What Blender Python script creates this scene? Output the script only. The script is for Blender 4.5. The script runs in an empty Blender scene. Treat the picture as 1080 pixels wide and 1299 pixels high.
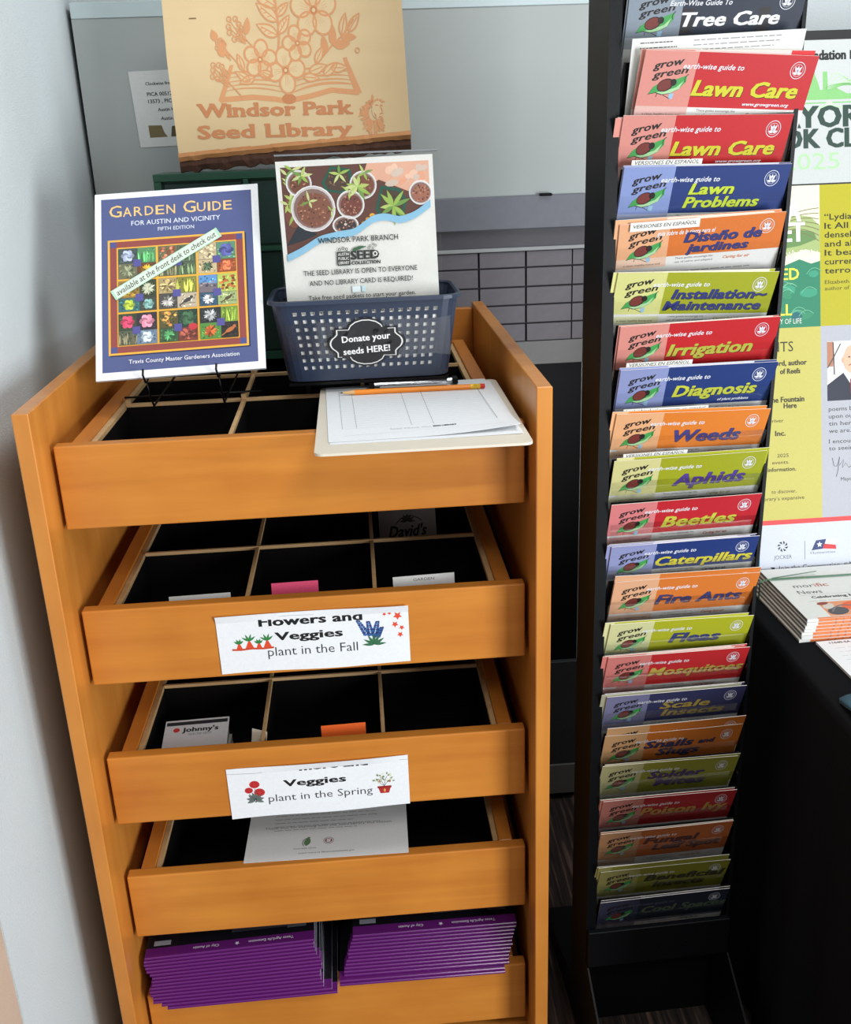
import bpy, bmesh, math, random
from mathutils import Vector, Matrix, Euler

random.seed(7)
PI = math.pi
sc = bpy.context.scene
COL = sc.collection

# ------------------------------------------------------------------ camera
R = ((0.9965, -0.0762, -0.0349), (-0.0592, -0.3449, -0.9368), (0.0593, 0.9355, -0.3482))
cam_d = bpy.data.cameras.new('camera')
cam = bpy.data.objects.new('camera', cam_d)
COL.objects.link(cam)
cam.matrix_world = Matrix(((R[0][0], -R[1][0], -R[2][0], 0.0915),
                           (R[0][1], -R[1][1], -R[2][1], -1.25),
                           (R[0][2], -R[1][2], -R[2][2], 1.5044), (0, 0, 0, 1)))
cam_d.sensor_fit = 'VERTICAL'
cam_d.sensor_height = 36
cam_d.lens = 1279.3 / 1299 * 36
cam_d.shift_x = -3.35 / 1299
cam_d.shift_y = -5.65 / 1299
cam_d.clip_start = 0.02
sc.camera = cam

# ------------------------------------------------------------------ world, lights, exposure
w = bpy.data.worlds.new('world'); sc.world = w; w.use_nodes = True
bg = w.node_tree.nodes['Background']
bg.inputs[0].default_value = (0.86, 0.94, 1.0, 1)
bg.inputs[1].default_value = 0.24

def area(name, loc, target, sx, sy, power, color):
    l = bpy.data.lights.new(name, 'AREA'); l.shape = 'RECTANGLE'; l.size = sx; l.size_y = sy
    l.energy = power; l.color = color
    o = bpy.data.objects.new(name, l); COL.objects.link(o); o.location = loc
    o.rotation_euler = (Vector(target) - Vector(loc)).to_track_quat('-Z', 'Y').to_euler()
    return o
area('ceiling_light', (0.75, -2.05, 2.85), (0.1, 0.1, 0.9), 0.8, 0.6, 20, (1.0, 0.98, 0.95))
area('ceiling_light', (0.95, -0.25, 2.75), (0.3, 0.3, 0.9), 0.7, 0.7, 15, (0.97, 0.98, 1.0))
area('window_light', (2.0, -2.05, 1.05), (-0.3, 0.0, 0.6), 1.0, 1.4, 80, (0.93, 0.97, 1.0))
vs = sc.view_settings
vs.view_transform = 'Standard'; vs.look = 'None'; vs.gamma = 1; vs.use_curve_mapping = False
vs.exposure = 0.1

# ------------------------------------------------------------------ materials
def lin(c):
    return tuple(((x / 255) / 12.92 if x / 255 <= 0.04045 else ((x / 255 + 0.055) / 1.055) ** 2.4) for x in c)

def new_mat(name):
    m = bpy.data.materials.new(name); m.use_nodes = True
    nt = m.node_tree
    return m, nt, nt.nodes, nt.links, nt.nodes['Principled BSDF']

def plain(name, rgb, rough=0.5, metal=0.0, var=0.06, scale=40, bump=0.0, bscale=200, spec=0.5, coat=0):
    m, nt, N, L, b = new_mat(name)
    tc = N.new('ShaderNodeTexCoord'); nz = N.new('ShaderNodeTexNoise')
    nz.inputs['Scale'].default_value = scale; nz.inputs['Detail'].default_value = 4
    L.new(tc.outputs['Object'], nz.inputs['Vector'])
    mx = N.new('ShaderNodeMix'); mx.data_type = 'RGBA'
    c = lin(rgb)
    mx.inputs[6].default_value = (*[x * (1 - var) for x in c], 1)
    mx.inputs[7].default_value = (*[min(1, x * (1 + var)) for x in c], 1)
    L.new(nz.outputs['Fac'], mx.inputs[0]); L.new(mx.outputs[2], b.inputs['Base Color'])
    b.inputs['Roughness'].default_value = rough; b.inputs['Metallic'].default_value = metal
    b.inputs['Specular IOR Level'].default_value = spec
    b.inputs['Coat Weight'].default_value = coat; b.inputs['Coat Roughness'].default_value = 0.08
    if bump:
        n2 = N.new('ShaderNodeTexNoise'); n2.inputs['Scale'].default_value = bscale; n2.inputs['Detail'].default_value = 5
        L.new(tc.outputs['Object'], n2.inputs['Vector'])
        bp = N.new('ShaderNodeBump'); bp.inputs['Strength'].default_value = bump; bp.inputs['Distance'].default_value = 0.002
        L.new(n2.outputs['Fac'], bp.inputs['Height']); L.new(bp.outputs['Normal'], b.inputs['Normal'])
    return m

def wood(name, dark, light, stretch=(2.5, 30, 45), rough=0.38, coat=0.25, seed=0.0, contrast=1.0):
    m, nt, N, L, b = new_mat(name)
    tc = N.new('ShaderNodeTexCoord'); mp = N.new('ShaderNodeMapping')
    mp.inputs['Scale'].default_value = stretch; mp.inputs['Location'].default_value = (seed, seed * 2, seed)
    L.new(tc.outputs['Object'], mp.inputs['Vector'])
    n1 = N.new('ShaderNodeTexNoise'); n1.inputs['Scale'].default_value = 1.0; n1.inputs['Detail'].default_value = 6
    n1.inputs['Roughness'].default_value = 0.6; n1.inputs['Distortion'].default_value = 0.5
    L.new(mp.outputs['Vector'], n1.inputs['Vector'])
    n2 = N.new('ShaderNodeTexNoise'); n2.inputs['Scale'].default_value = 7; n2.inputs['Detail'].default_value = 3
    L.new(tc.outputs['Object'], n2.inputs['Vector'])
    ad = N.new('ShaderNodeMath'); ad.operation = 'MULTIPLY_ADD'; ad.inputs[1].default_value = 0.45
    L.new(n2.outputs['Fac'], ad.inputs[0])
    m2 = N.new('ShaderNodeMath'); m2.operation = 'MULTIPLY'; m2.inputs[1].default_value = 0.55
    L.new(n1.outputs['Fac'], m2.inputs[0]); L.new(m2.outputs[0], ad.inputs[2])
    cr = N.new('ShaderNodeValToRGB'); cr.color_ramp.elements[0].position = 0.5 - 0.22 / contrast
    cr.color_ramp.elements[1].position = 0.5 + 0.2 / contrast
    cr.color_ramp.elements[0].color = (*lin(dark), 1); cr.color_ramp.elements[1].color = (*lin(light), 1)
    L.new(ad.outputs[0], cr.inputs[0]); L.new(cr.outputs[0], b.inputs['Base Color'])
    b.inputs['Roughness'].default_value = rough
    b.inputs['Coat Weight'].default_value = coat; b.inputs['Coat Roughness'].default_value = 0.2
    return m

def print_mat(name, rough=0.5, coat=0.0):
    m, nt, N, L, b = new_mat(name)
    at = N.new('ShaderNodeAttribute'); at.attribute_name = 'Col'
    tc = N.new('ShaderNodeTexCoord'); nz = N.new('ShaderNodeTexNoise'); nz.inputs['Scale'].default_value = 300
    L.new(tc.outputs['Object'], nz.inputs['Vector'])
    mr = N.new('ShaderNodeMapRange'); mr.inputs[3].default_value = 0.94; mr.inputs[4].default_value = 1.06
    L.new(nz.outputs['Fac'], mr.inputs[0])
    vm = N.new('ShaderNodeVectorMath'); vm.operation = 'SCALE'
    L.new(at.outputs['Color'], vm.inputs[0]); L.new(mr.outputs[0], vm.inputs['Scale'])
    L.new(vm.outputs[0], b.inputs['Base Color'])
    b.inputs['Roughness'].default_value = rough
    b.inputs['Coat Weight'].default_value = coat; b.inputs['Coat Roughness'].default_value = 0.12
    return m

def clear(name, fac=0.9, rough=0.04, tint=(1, 1, 1)):
    m, nt, N, L, b = new_mat(name)
    N.remove(b); out = N['Material Output']
    t = N.new('ShaderNodeBsdfTransparent'); t.inputs[0].default_value = (*tint, 1)
    g = N.new('ShaderNodeBsdfGlossy'); g.inputs['Roughness'].default_value = rough
    fr = N.new('ShaderNodeFresnel'); fr.inputs[0].default_value = 1.45
    ad = N.new('ShaderNodeMath'); ad.operation = 'ADD'; ad.inputs[1].default_value = 1 - fac; ad.use_clamp = True
    nz = N.new('ShaderNodeTexNoise'); nz.inputs['Scale'].default_value = 9
    sc_ = N.new('ShaderNodeMath'); sc_.operation = 'MULTIPLY'; L.new(nz.outputs['Fac'], sc_.inputs[0]); sc_.inputs[1].default_value = 0.5
    m3 = N.new('ShaderNodeMath'); m3.operation = 'MULTIPLY'; L.new(fr.outputs[0], m3.inputs[0]); L.new(sc_.outputs[0], m3.inputs[1])
    L.new(m3.outputs[0], ad.inputs[0])
    mx = N.new('ShaderNodeMixShader'); L.new(ad.outputs[0], mx.inputs[0]); L.new(t.outputs[0], mx.inputs[1]); L.new(g.outputs[0], mx.inputs[2])
    L.new(mx.outputs[0], out.inputs[0])
    return m

M = {}
M['wood_x'] = wood('honey_maple_grain_across', (184, 108, 38), (214, 140, 56), (2.2, 26, 40), seed=3)
M['wood_z'] = wood('honey_maple_grain_upright', (186, 112, 42), (216, 143, 60), (26, 40, 2.0), seed=9)
M['wood_y'] = wood('honey_maple_grain_deep', (182, 104, 36), (210, 134, 54), (40, 2.5, 30), seed=5)
M['ply'] = wood('pale_plywood_edge', (180, 140, 92), (212, 176, 128), (10, 60, 60), rough=0.7, coat=0)
M['lining'] = plain('black_drawer_lining', (9, 6, 6), 0.85, bump=0.2, spec=0.15)
M['wall_paint'] = plain('pale_grey_wall_paint', (200, 208, 210), 0.85, var=0.05, scale=9, bump=0.5, bscale=420)
M['tan_paint'] = plain('tan_wall_trim', (196, 172, 152), 0.8, var=0.05, bump=0.4, bscale=400)
M['black_metal'] = plain('black_powder_coat', (13, 15, 18), 0.45, spec=0.18, var=0.1, bump=0.15, bscale=900)
M['black_plastic'] = plain('black_plastic', (14, 14, 16), 0.55, var=0.1, spec=0.15)
M['wire'] = plain('black_wire', (18, 18, 20), 0.35, 0.6)
M['cloth'] = plain('black_table_cloth', (17, 19, 22), 0.95, var=0.3, scale=500, bump=0.5, bscale=1500, spec=0.15)
M['basket'] = plain('navy_basket_plastic', (40, 52, 74), 0.38, var=0.05, spec=0.6)
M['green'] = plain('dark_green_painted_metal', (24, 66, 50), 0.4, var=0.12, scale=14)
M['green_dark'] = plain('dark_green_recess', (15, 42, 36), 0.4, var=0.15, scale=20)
M['steel'] = plain('bright_steel', (205, 208, 212), 0.25, 0.9, var=0.03)
M['clear'] = clear('clear_acrylic', 0.998)
M['tape'] = clear('clear_tape', 0.955, 0.22)
M['bark'] = plain('dark_brown_bark', (72, 44, 30), 0.9, var=0.5, scale=45, bump=1.0, bscale=120)
M['sapwood'] = wood('orange_sapwood_rim', (165, 105, 58), (206, 150, 96), (3, 40, 40), rough=0.7, coat=0)
M['pale'] = wood('pale_basswood', (200, 172, 128), (217, 192, 148), (1.2, 10, 9), rough=0.6, coat=0.0, seed=1)
M['print'] = print_mat('printed_paper', 0.6)
M['gloss'] = print_mat('glossy_printed_paper', 0.5, 0.04)
M['lam'] = print_mat('laminated_print', 0.45, 0.12)
M['pencil'] = plain('orange_pencil_paint', (240, 140, 28), 0.35, var=0.03)
M['pencil_wood'] = plain('sharpened_pencil_wood', (222, 178, 122), 0.7)
M['lead'] = plain('pencil_lead', (45, 45, 48), 0.4)
M['eraser'] = plain('red_eraser', (205, 62, 52), 0.8)
M['brass'] = plain('yellow_ferrule', (232, 190, 60), 0.3, 0.5)
M['teal'] = plain('teal_blue_cloth', (62, 104, 124), 0.9, var=0.15, scale=300, bump=0.4, bscale=900)
M['board_grey'] = plain('grey_display_surface', (158, 164, 162), 0.32, var=0.03, scale=12, bump=0.08, bscale=700)
M['board_light'] = plain('light_display_strip', (182, 196, 198), 0.4, var=0.03)
M['board_mid'] = plain('mid_grey_ledge', (104, 106, 114), 0.5, var=0.12, scale=70)
M['board_dark'] = plain('dark_grey_ledge', (72, 70, 76), 0.55, var=0.12, scale=70)
M['board_line'] = plain('pale_grey_ledge_strip', (150, 152, 152), 0.5)
M['tile'] = plain('grey_brown_tile', (98, 94, 99), 0.55, var=0.16, scale=60)
M['grout'] = plain('dark_tile_joint', (38, 34, 38), 0.8)
M['base_grey'] = plain('grey_base_strip', (112, 112, 110), 0.6, var=0.1, scale=60)
M['low_panel'] = plain('charcoal_low_panel', (56, 58, 60), 0.65, var=0.2, scale=14, bump=0.3)
M['seed_dark'] = plain('dark_packet', (30, 34, 44), 0.5)

def floor_mat():
    m, nt, N, L, b = new_mat('dark_streaked_carpet')
    tc = N.new('ShaderNodeTexCoord'); mp = N.new('ShaderNodeMapping'); mp.inputs['Scale'].default_value = (120, 5, 1)
    mp.inputs['Rotation'].default_value = (0, 0, 0.12)
    L.new(tc.outputs['Object'], mp.inputs['Vector'])
    n1 = N.new('ShaderNodeTexNoise'); n1.inputs['Scale'].default_value = 1; n1.inputs['Detail'].default_value = 5
    L.new(mp.outputs['Vector'], n1.inputs['Vector'])
    cr = N.new('ShaderNodeValToRGB')
    e = cr.color_ramp.elements
    e[0].position = 0.38; e[0].color = (*lin((30, 24, 22)), 1)
    e[1].position = 0.72; e[1].color = (*lin((126, 100, 84)), 1)
    x = e.new(0.55); x.color = (*lin((58, 46, 42)), 1)
    L.new(n1.outputs['Fac'], cr.inputs[0]); L.new(cr.outputs[0], b.inputs['Base Color'])
    b.inputs['Roughness'].default_value = 0.9
    bp = N.new('ShaderNodeBump'); bp.inputs['Strength'].default_value = 0.6; bp.inputs['Distance'].default_value = 0.003
    L.new(n1.outputs['Fac'], bp.inputs['Height']); L.new(bp.outputs['Normal'], b.inputs['Normal'])
    return m
M['floor'] = floor_mat()

# ------------------------------------------------------------------ mesh helpers
class MB:
    """collects shapes and links them as one mesh object"""
    def __init__(s): s.bm = bmesh.new()
    def box(s, x0, x1, y0, y1, z0, z1, bev=0.0, T=None, seg=1):
        r = bmesh.ops.create_cube(s.bm, size=1)
        vs = r['verts']
        for v in vs:
            v.co = Vector(((x0 + x1) / 2 + v.co.x * (x1 - x0), (y0 + y1) / 2 + v.co.y * (y1 - y0), (z0 + z1) / 2 + v.co.z * (z1 - z0)))
        if bev:
            es = list({e for v in vs for e in v.link_edges})
            r2 = bmesh.ops.bevel(s.bm, geom=es, offset=bev, segments=seg, affect='EDGES', profile=0.5)
            vs = list({v for f in r2['faces'] for v in f.verts} | {v for v in vs if v.is_valid})
        if T is not None:
            for v in vs:
                if v.is_valid: v.co = T @ v.co
        return s
    def quadmesh(s, vf, faces):
        vv = [s.bm.verts.new(v) for v in vf]
        for f in faces:
            try: s.bm.faces.new([vv[i] for i in f])
            except ValueError: pass
        return s
    def prism(s, poly, axis, a, b):
        """poly in the two other axes, extruded along axis from a to b"""
        def P(p, t):
            return {'x': (t, p[0], p[1]), 'y': (p[0], t, p[1]), 'z': (p[0], p[1], t)}[axis]
        n = len(poly)
        return s.quadmesh([P(p, a) for p in poly] + [P(p, b) for p in poly],
                          [list(range(n))[::-1], list(range(n, 2 * n))] + [[i, (i + 1) % n, n + (i + 1) % n, n + i] for i in range(n)])
    def tube(s, pts, r, n=8, rs=None):
        pts = [Vector(p) for p in pts]; rings = []
        for i, p in enumerate(pts):
            d = (pts[min(i + 1, len(pts) - 1)] - pts[max(i - 1, 0)]).normalized()
            up = Vector((0, 0, 1)) if abs(d.z) < 0.9 else Vector((1, 0, 0))
            a = d.cross(up).normalized(); b = d.cross(a)
            rr = rs[i] if rs else r
            rings.append([s.bm.verts.new(p + (a * math.cos(t) + b * math.sin(t)) * rr) for t in [2 * PI * k / n for k in range(n)]])
        for i in range(len(rings) - 1):
            for k in range(n):
                s.bm.faces.new((rings[i][k], rings[i][(k + 1) % n], rings[i + 1][(k + 1) % n], rings[i + 1][k]))
        s.bm.faces.new(rings[0][::-1]); s.bm.faces.new(rings[-1])
        return s
    def mesh(s, name, mat):
        bmesh.ops.recalc_face_normals(s.bm, faces=s.bm.faces)
        me = bpy.data.meshes.new(name); s.bm.to_mesh(me); s.bm.free()
        me.materials.append(mat); return me
    def build(s, name, mat, parent=None, smooth=False):
        me = s.mesh(name, mat)
        if smooth:
            for p in me.polygons: p.use_smooth = True
        o = bpy.data.objects.new(name, me); COL.objects.link(o)
        if parent is not None: o.parent = parent
        return o

def thing(name, label, cat, loc=(0, 0, 0), rz=0.0, group=None):
    o = bpy.data.objects.new(name, None); COL.objects.link(o)
    o.empty_display_size = 0.05
    o.location = loc; o.rotation_euler = (0, 0, rz)
    o['label'] = label; o['category'] = cat
    if group: o['group'] = group
    return o
def tag(o, label, cat, group=None):
    o['label'] = label; o['category'] = cat
    if group: o['group'] = group
    return o
def struct(o): o['kind'] = 'structure'; return o

# ------------------------------------------------------------------ flat print: coloured shapes on a sheet
_tc = {}
def glyphs(s, bold, shear):
    k = (s, bold, shear)
    if k not in _tc:
        c = bpy.data.curves.new('t', 'FONT'); c.body = s; c.size = 1; c.resolution_u = 2; c.offset = bold; c.shear = shear
        if bold: c.space_character = 1 + bold * 1.6
        o = bpy.data.objects.new('t', c); me = bpy.data.meshes.new_from_object(o)
        V = [(v.co.x, v.co.y) for v in me.vertices]; F = [tuple(p.vertices) for p in me.polygons]
        bpy.data.objects.remove(o); bpy.data.curves.remove(c); bpy.data.meshes.remove(me)
        _tc[k] = (V, F)
    return _tc[k]
CAP = max(v[1] for v in glyphs('H', 0, 0)[0])

class Print:
    def __init__(s, dh=0.00006, inc=0.0): s.v = []; s.f = []; s.c = []; s.dh = dh; s.inc = inc; s.k = 0
    def add(s, V, F, col, layer):
        s.k += 1; n = len(s.v); h = (layer + s.inc * s.k) * s.dh
        s.v += [(a, b, h) for a, b in V]; s.f += [tuple(n + i for i in f) for f in F]
        c = (*lin(col), 1.0); s.c += [c] * len(F)
    def rect(s, u0, v0, u1, v1, col, layer=1, nx=1, ny=1):
        V = [(u0 + (u1 - u0) * i / nx, v0 + (v1 - v0) * j / ny) for j in range(ny + 1) for i in range(nx + 1)]
        F = [(j * (nx + 1) + i, j * (nx + 1) + i + 1, (j + 1) * (nx + 1) + i + 1, (j + 1) * (nx + 1) + i) for j in range(ny) for i in range(nx)]
        s.add(V, F, col, layer)
    def body(s, u0, v0, u1, v1, t, col, edge=None, nx=8, ny=4):
        """the sheet itself: front at height 0, thickness t"""
        s.rect(u0, v0, u1, v1, col, 0, nx, ny)
        edge = edge or col
        n = len(s.v); V = []; F = []
        loop = [(u0 + (u1 - u0) * i / nx, v0) for i in range(nx)] + [(u1, v0 + (v1 - v0) * j / ny) for j in range(ny)] + \
               [(u1 - (u1 - u0) * i / nx, v1) for i in range(nx)] + [(u0, v1 - (v1 - v0) * j / ny) for j in range(ny)]
        m = len(loop)
        s.v += [(a, b, 0) for a, b in loop] + [(a, b, -t) for a, b in loop]
        for i in range(m): s.f.append((n + i, n + m + i, n + m + (i + 1) % m, n + (i + 1) % m)); s.c.append((*lin(edge), 1))
        k = len(s.v)
        s.v += [(u0 + (u1 - u0) * i / nx, v0 + (v1 - v0) * j / ny, -t) for j in range(ny + 1) for i in range(nx + 1)]
        for j in range(ny):
            for i in range(nx):
                s.f.append((k + j * (nx + 1) + i, k + (j + 1) * (nx + 1) + i, k + (j + 1) * (nx + 1) + i + 1, k + j * (nx + 1) + i + 1)); s.c.append((*lin(edge), 1))
    def poly(s, pts, col, layer=1): s.add(list(pts), [tuple(range(len(pts)))], col, layer)
    def fan(s, c, pts, col, layer=1, closed=True):
        n = len(pts); V = [c] + list(pts)
        s.add(V, [(0, i + 1, (i + 1) % n + 1) for i in range(n if closed else n - 1)], col, layer)
    def ell(s, u, v, ru, rv, col, layer=1, rot=0, n=14):
        ca, sa = math.cos(rot), math.sin(rot)
        s.fan((u, v), [(u + ru * math.cos(t) * ca - rv * math.sin(t) * sa, v + ru * math.cos(t) * sa + rv * math.sin(t) * ca) for t in [2 * PI * k / n for k in range(n)]], col, layer)
    def ring(s, u, v, r, wd, col, layer=1, n=20, rv=None):
        rv = rv or r
        V = [(u + (r + e) * math.cos(t), v + (rv + e) * math.sin(t)) for e in (-wd / 2, wd / 2) for t in [2 * PI * k / n for k in range(n)]]
        s.add(V, [(k, (k + 1) % n, n + (k + 1) % n, n + k) for k in range(n)], col, layer)
    def stroke(s, pts, wd, col, layer=1, taper=False, closed=False):
        pts = list(pts); n = len(pts)
        if n < 2: return
        V = []
        for i, p in enumerate(pts):
            if closed: a, b = pts[i - 1], pts[(i + 1) % n]
            else: a = pts[max(i - 1, 0)]; b = pts[min(i + 1, n - 1)]
            dx, dy = b[0] - a[0], b[1] - a[1]; l = math.hypot(dx, dy) or 1
            w_ = wd / 2 * ((1 - abs(2 * i / (n - 1) - 1) ** 2 * 0.8) if taper else 1)
            V += [(p[0] - dy / l * w_, p[1] + dx / l * w_), (p[0] + dy / l * w_, p[1] - dx / l * w_)]
        F = [(2 * i, 2 * i + 1, 2 * i + 3, 2 * i + 2) for i in range(n - 1)]
        if closed: F.append((2 * n - 2, 2 * n - 1, 1, 0))
        s.add(V, F, col, layer)
    def arc(s, p0, p1, bow, wd, col, layer=1, n=8, taper=False):
        dx, dy = p1[0] - p0[0], p1[1] - p0[1]
        s.stroke([(p0[0] + dx * t - dy * bow * 4 * t * (1 - t), p0[1] + dy * t + dx * bow * 4 * t * (1 - t)) for t in [k / n for k in range(n + 1)]], wd, col, layer, taper)
    def leaf(s, u, v, ln, wd, ang, col, layer=1, outline=None, ow=0.0008):
        ca, sa = math.cos(ang), math.sin(ang); P = []
        for k in range(13):
            t = k / 12
            x = ln * (t * 2 if t <= .5 else 2 - 2 * t); q = x / ln
            y = wd / 2 * math.sin(PI * q ** 0.8) * (1 if t <= .5 else -1)
            P.append((u + x * ca - y * sa, v + x * sa + y * ca))
        P = P[:-1]
        if col: s.poly(P, col, layer)
        if outline:
            s.stroke(P, ow, outline, layer + 1, closed=True)
            s.stroke([(u, v), (u + ln * .8 * ca, v + ln * .8 * sa)], ow * .7, outline, layer + 1)
    def text(s, t, u, v, cap, col, layer=2, w=None, bold=0.0, shear=0.0, align='l', rot=0.0, clip=None):
        V, F = glyphs(t, min(bold, 0.012), shear)
        if not V: return 0
        k = cap / CAP; x0 = min(a for a, b in V); x1 = max(a for a, b in V); kx = k
        if w: kx = w / (x1 - x0)
        W = (x1 - x0) * kx; off = {'l': 0, 'c': -W / 2, 'r': -W}[align]
        ca, sa = math.cos(rot), math.sin(rot)
        e = max(0.0, bold - 0.012) * 1.15
        e2 = min(e, 0.028); sh = [(0, 0)] if e < 0.004 else [(-e2 * k * 1.3, -e2 * k * .3), (e2 * k * 1.3, -e2 * k * .3), (-e2 * k * 1.3, e2 * k * .3), (e2 * k * 1.3, e2 * k * .3), (0, 0)]
        for q, (dx, dy) in enumerate(sh):
            P = []
            for a, b in V:
                X = (a - x0) * kx + off + dx; Y = b * k + dy
                pt = (u + X * ca - Y * sa, v + X * sa + Y * ca)
                P.append(clip(pt) if clip else pt)
            s.add(P, F, col, layer + 0.06 * q)
        return W
    def lines(s, u0, u1, v, n, dv, col, wd=0.0012, layer=2, rag=0.3, rng=random):
        """illegibly small body text as dashes"""
        for i in range(n):
            x = u0; end = u1 - (u1 - u0) * rag * rng.random()
            while x < end:
                l = (u1 - u0) * rng.uniform(.03, .1); s.rect(x, v - i * dv, min(x + l, end), v - i * dv + wd, col, layer); x += l + (u1 - u0) * .015
    def build(s, name, mapf, mat, parent=None):
        me = bpy.data.meshes.new(name)
        me.from_pydata([mapf(*p) for p in s.v], [], s.f)
        at = me.color_attributes.new('Col', 'FLOAT_COLOR', 'CORNER')
        buf = []
        for f, c in zip(s.f, s.c): buf += list(c) * len(f)
        at.data.foreach_set('color', buf)
        me.materials.append(mat); me.update()
        o = bpy.data.objects.new(name, me); COL.objects.link(o)
        if parent is not None: o.parent = parent
        return o

def frame(O, U, V):
    O, U, V = Vector(O), Vector(U).normalized(), Vector(V).normalized(); Nn = U.cross(V).normalized()
    return lambda a, b, h: tuple(O + U * a + V * b + Nn * h)

# ================================================================== THE SETTING
struct(MB().box(-0.9, 3.2, -3.4, 2.2, -0.05, 0).build('floor', M['floor']))
struct(MB().box(-0.47, -0.385, -0.233, 0.80, 0, 2.7).build('wall_left', M['wall_paint']))
t_ = struct(MB().box(-0.50, -0.3855, -0.46, -0.2335, 0, 2.7, 0.003).build('trim_1', M['tan_paint']))
struct(MB().box(-0.9, 3.2, 0.80, 0.88, 0, 2.7).build('wall_back', M['wall_paint']))

# ------------------------------------------------------------------ display unit behind the cabinet
disp = thing('display_panel', 'tall grey display panel with tiled lower print on the back wall', 'display panel', (0.08, 0.77, 0))
def dpart(name, mat, x0, x1, y0, y1, z0, z1, bev=0.0, parent=disp):
    mb = MB().box(x0 - 0.08, x1 - 0.08, y0 - 0.77, y1 - 0.77, z0, z1, bev)
    return mb.build(name, mat, parent)
dpart('backing', M['black_plastic'], -0.376, 0.544, 0.755, 0.795, 0.0, 1.737)
dpart('top_strip', M['board_light'], -0.376, 0.546, 0.741, 0.754, 1.712, 1.738, 0.001)
dpart('upper_panel', M['board_grey'], -0.376, 0.546, 0.743, 0.754, 1.386, 1.712)
dpart('ledge', M['board_mid'], -0.376, 0.543, 0.735, 0.754, 1.324, 1.386, 0.002)
dpart('ledge', M['board_dark'], -0.376, 0.543, 0.745, 0.754, 1.290, 1.324)
dpart('ledge_strip', M['board_line'], -0.376, 0.543, 0.738, 0.754, 1.283, 1.290, 0.001)
tp = dpart('tiled_panel', M['grout'], -0.376, 0.544, 0.748, 0.754, 1.105, 1.283)
dpart('base_strip', M['base_grey'], -0.376, 0.546, 0.741, 0.754, 1.058, 1.105, 0.001)
dpart('knob', M['black_plastic'], 0.452, 0.476, 0.728, 0.742, 1.384, 1.389, 0.002)
lp = dpart('lower_panel', M['low_panel'], 0.30, 0.546, 0.742, 0.754, 0.10, 0.372, 0.001)
dpart('lower_strip', M['base_grey'], 0.30, 0.546, 0.738, 0.754, 0.02, 0.10, 0.001)
tile_me = MB().box(-0.0448, 0.0448, -0.003, 0.003, -0.0168, 0.0168, 0.001).mesh('tile', M['tile'])
xs = [0.334 + 0.0928 * k for k in range(-7, 4)]
zs = [1.283, 1.251, 1.2135, 1.178, 1.1415, 1.105]
for x in xs:
    for j in range(5):
        if x - 0.0928 > 0.54: continue
        o = bpy.data.objects.new('tile', tile_me); COL.objects.link(o); o.parent = tp
        x1 = min(x, 0.542); hw = 0.0464; zc = (zs[j] + zs[j + 1]) / 2; xc = x - hw
        if x1 < x: xc = (x - 2 * hw + x1) / 2; o.scale.x = (x1 - (x - 2 * hw)) / 0.0928
        o.location = (xc - 0.08, 0.7455 - 0.77 + random.uniform(-0.0006, 0.0006), zc)
        o.scale.z = (zs[j] - zs[j + 1]) / 0.0365
# printed caption on the panel
p = Print()
W_, H_ = 0.16, 0.128
p.body(0, 0, W_, H_, 0.0006, (206, 208, 206))
bk = (40, 42, 44)
p.text('Clockwise from top left:', 0.027, 0.104, 0.0052, bk, bold=0.02)
p.text('PICA 00512 , PICA', 0.027, 0.086, 0.0062, bk, bold=0.02)
p.text('13573 , PICA 2', 0.027, 0.074, 0.0062, bk, bold=0.02)
p.text('Austin History', 0.042, 0.060, 0.0055, bk, bold=0.02)
p.text('Austin Public', 0.045, 0.045, 0.0055, bk, bold=0.02)
p.poly([(0.02, 0.016), (0.052, 0.016), (0.047, 0.024), (0.044, 0.036), (0.02, 0.037)], (112, 98, 62), 2)
p.poly([(0.058, 0.016), (0.09, 0.016), (0.09, 0.036), (0.062, 0.034)], (84, 72, 50), 2)
p.build('caption_sheet', frame((-0.284 - 0.08, 0.742 - 0.77, 1.497), (1, 0, 0.02), (-0.045, 0, 1)), M['print'], disp)

# ------------------------------------------------------------------ green index chest
chest = thing('index_chest', 'dark green metal index chest standing behind the garden guide', 'cabinet', (-0.02, 0.525, 1.152))
cb = MB()
cx0, cx1, cz = -0.200, 0.200, 0.305
cb.box(cx0, cx1, -0.045, 0.06, 0, cz)                     # carcass
ft = -0.055
cb.box(cx0, cx1, ft, -0.045, cz - 0.012, cz, 0.001); cb.box(cx0, cx0 + 0.012, ft, -0.045, 0, cz - 0.012, 0.001); cb.box(cx1 - 0.012, cx1, ft, -0.045, 0, cz - 0.012, 0.001)
for x in (-0.058, 0.075): cb.box(x, x + 0.008, ft, -0.045, 0, cz - 0.012)
cb.box(cx0 + 0.012, cx1 - 0.012, ft, -0.045, 0.180, 0.187); cb.box(cx0 + 0.012, cx1 - 0.012, ft, -0.045, 0.0, 0.012)
cb.build('body', M['green'], chest)
for x0, x1 in ((-0.188, -0.058), (-0.05, 0.075), (0.083, 0.188)):
    for z0, z1 in ((0.187, 0.293), (0.012, 0.18)):
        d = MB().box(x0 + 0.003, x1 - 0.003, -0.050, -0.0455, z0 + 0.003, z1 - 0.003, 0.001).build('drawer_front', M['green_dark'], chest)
        MB().box((x0 + x1) / 2 - 0.014, (x0 + x1) / 2 + 0.014, -0.056, -0.0505, (z0 + z1) / 2 - 0.003, (z0 + z1) / 2 + 0.003, 0.001).build('pull', M['black_metal'], d)
MB().box(cx0 + 0.005, cx1 - 0.005, -0.04, 0.055, -0.002, 0.0).build('foot_pad', M['black_plastic'], chest)

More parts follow.
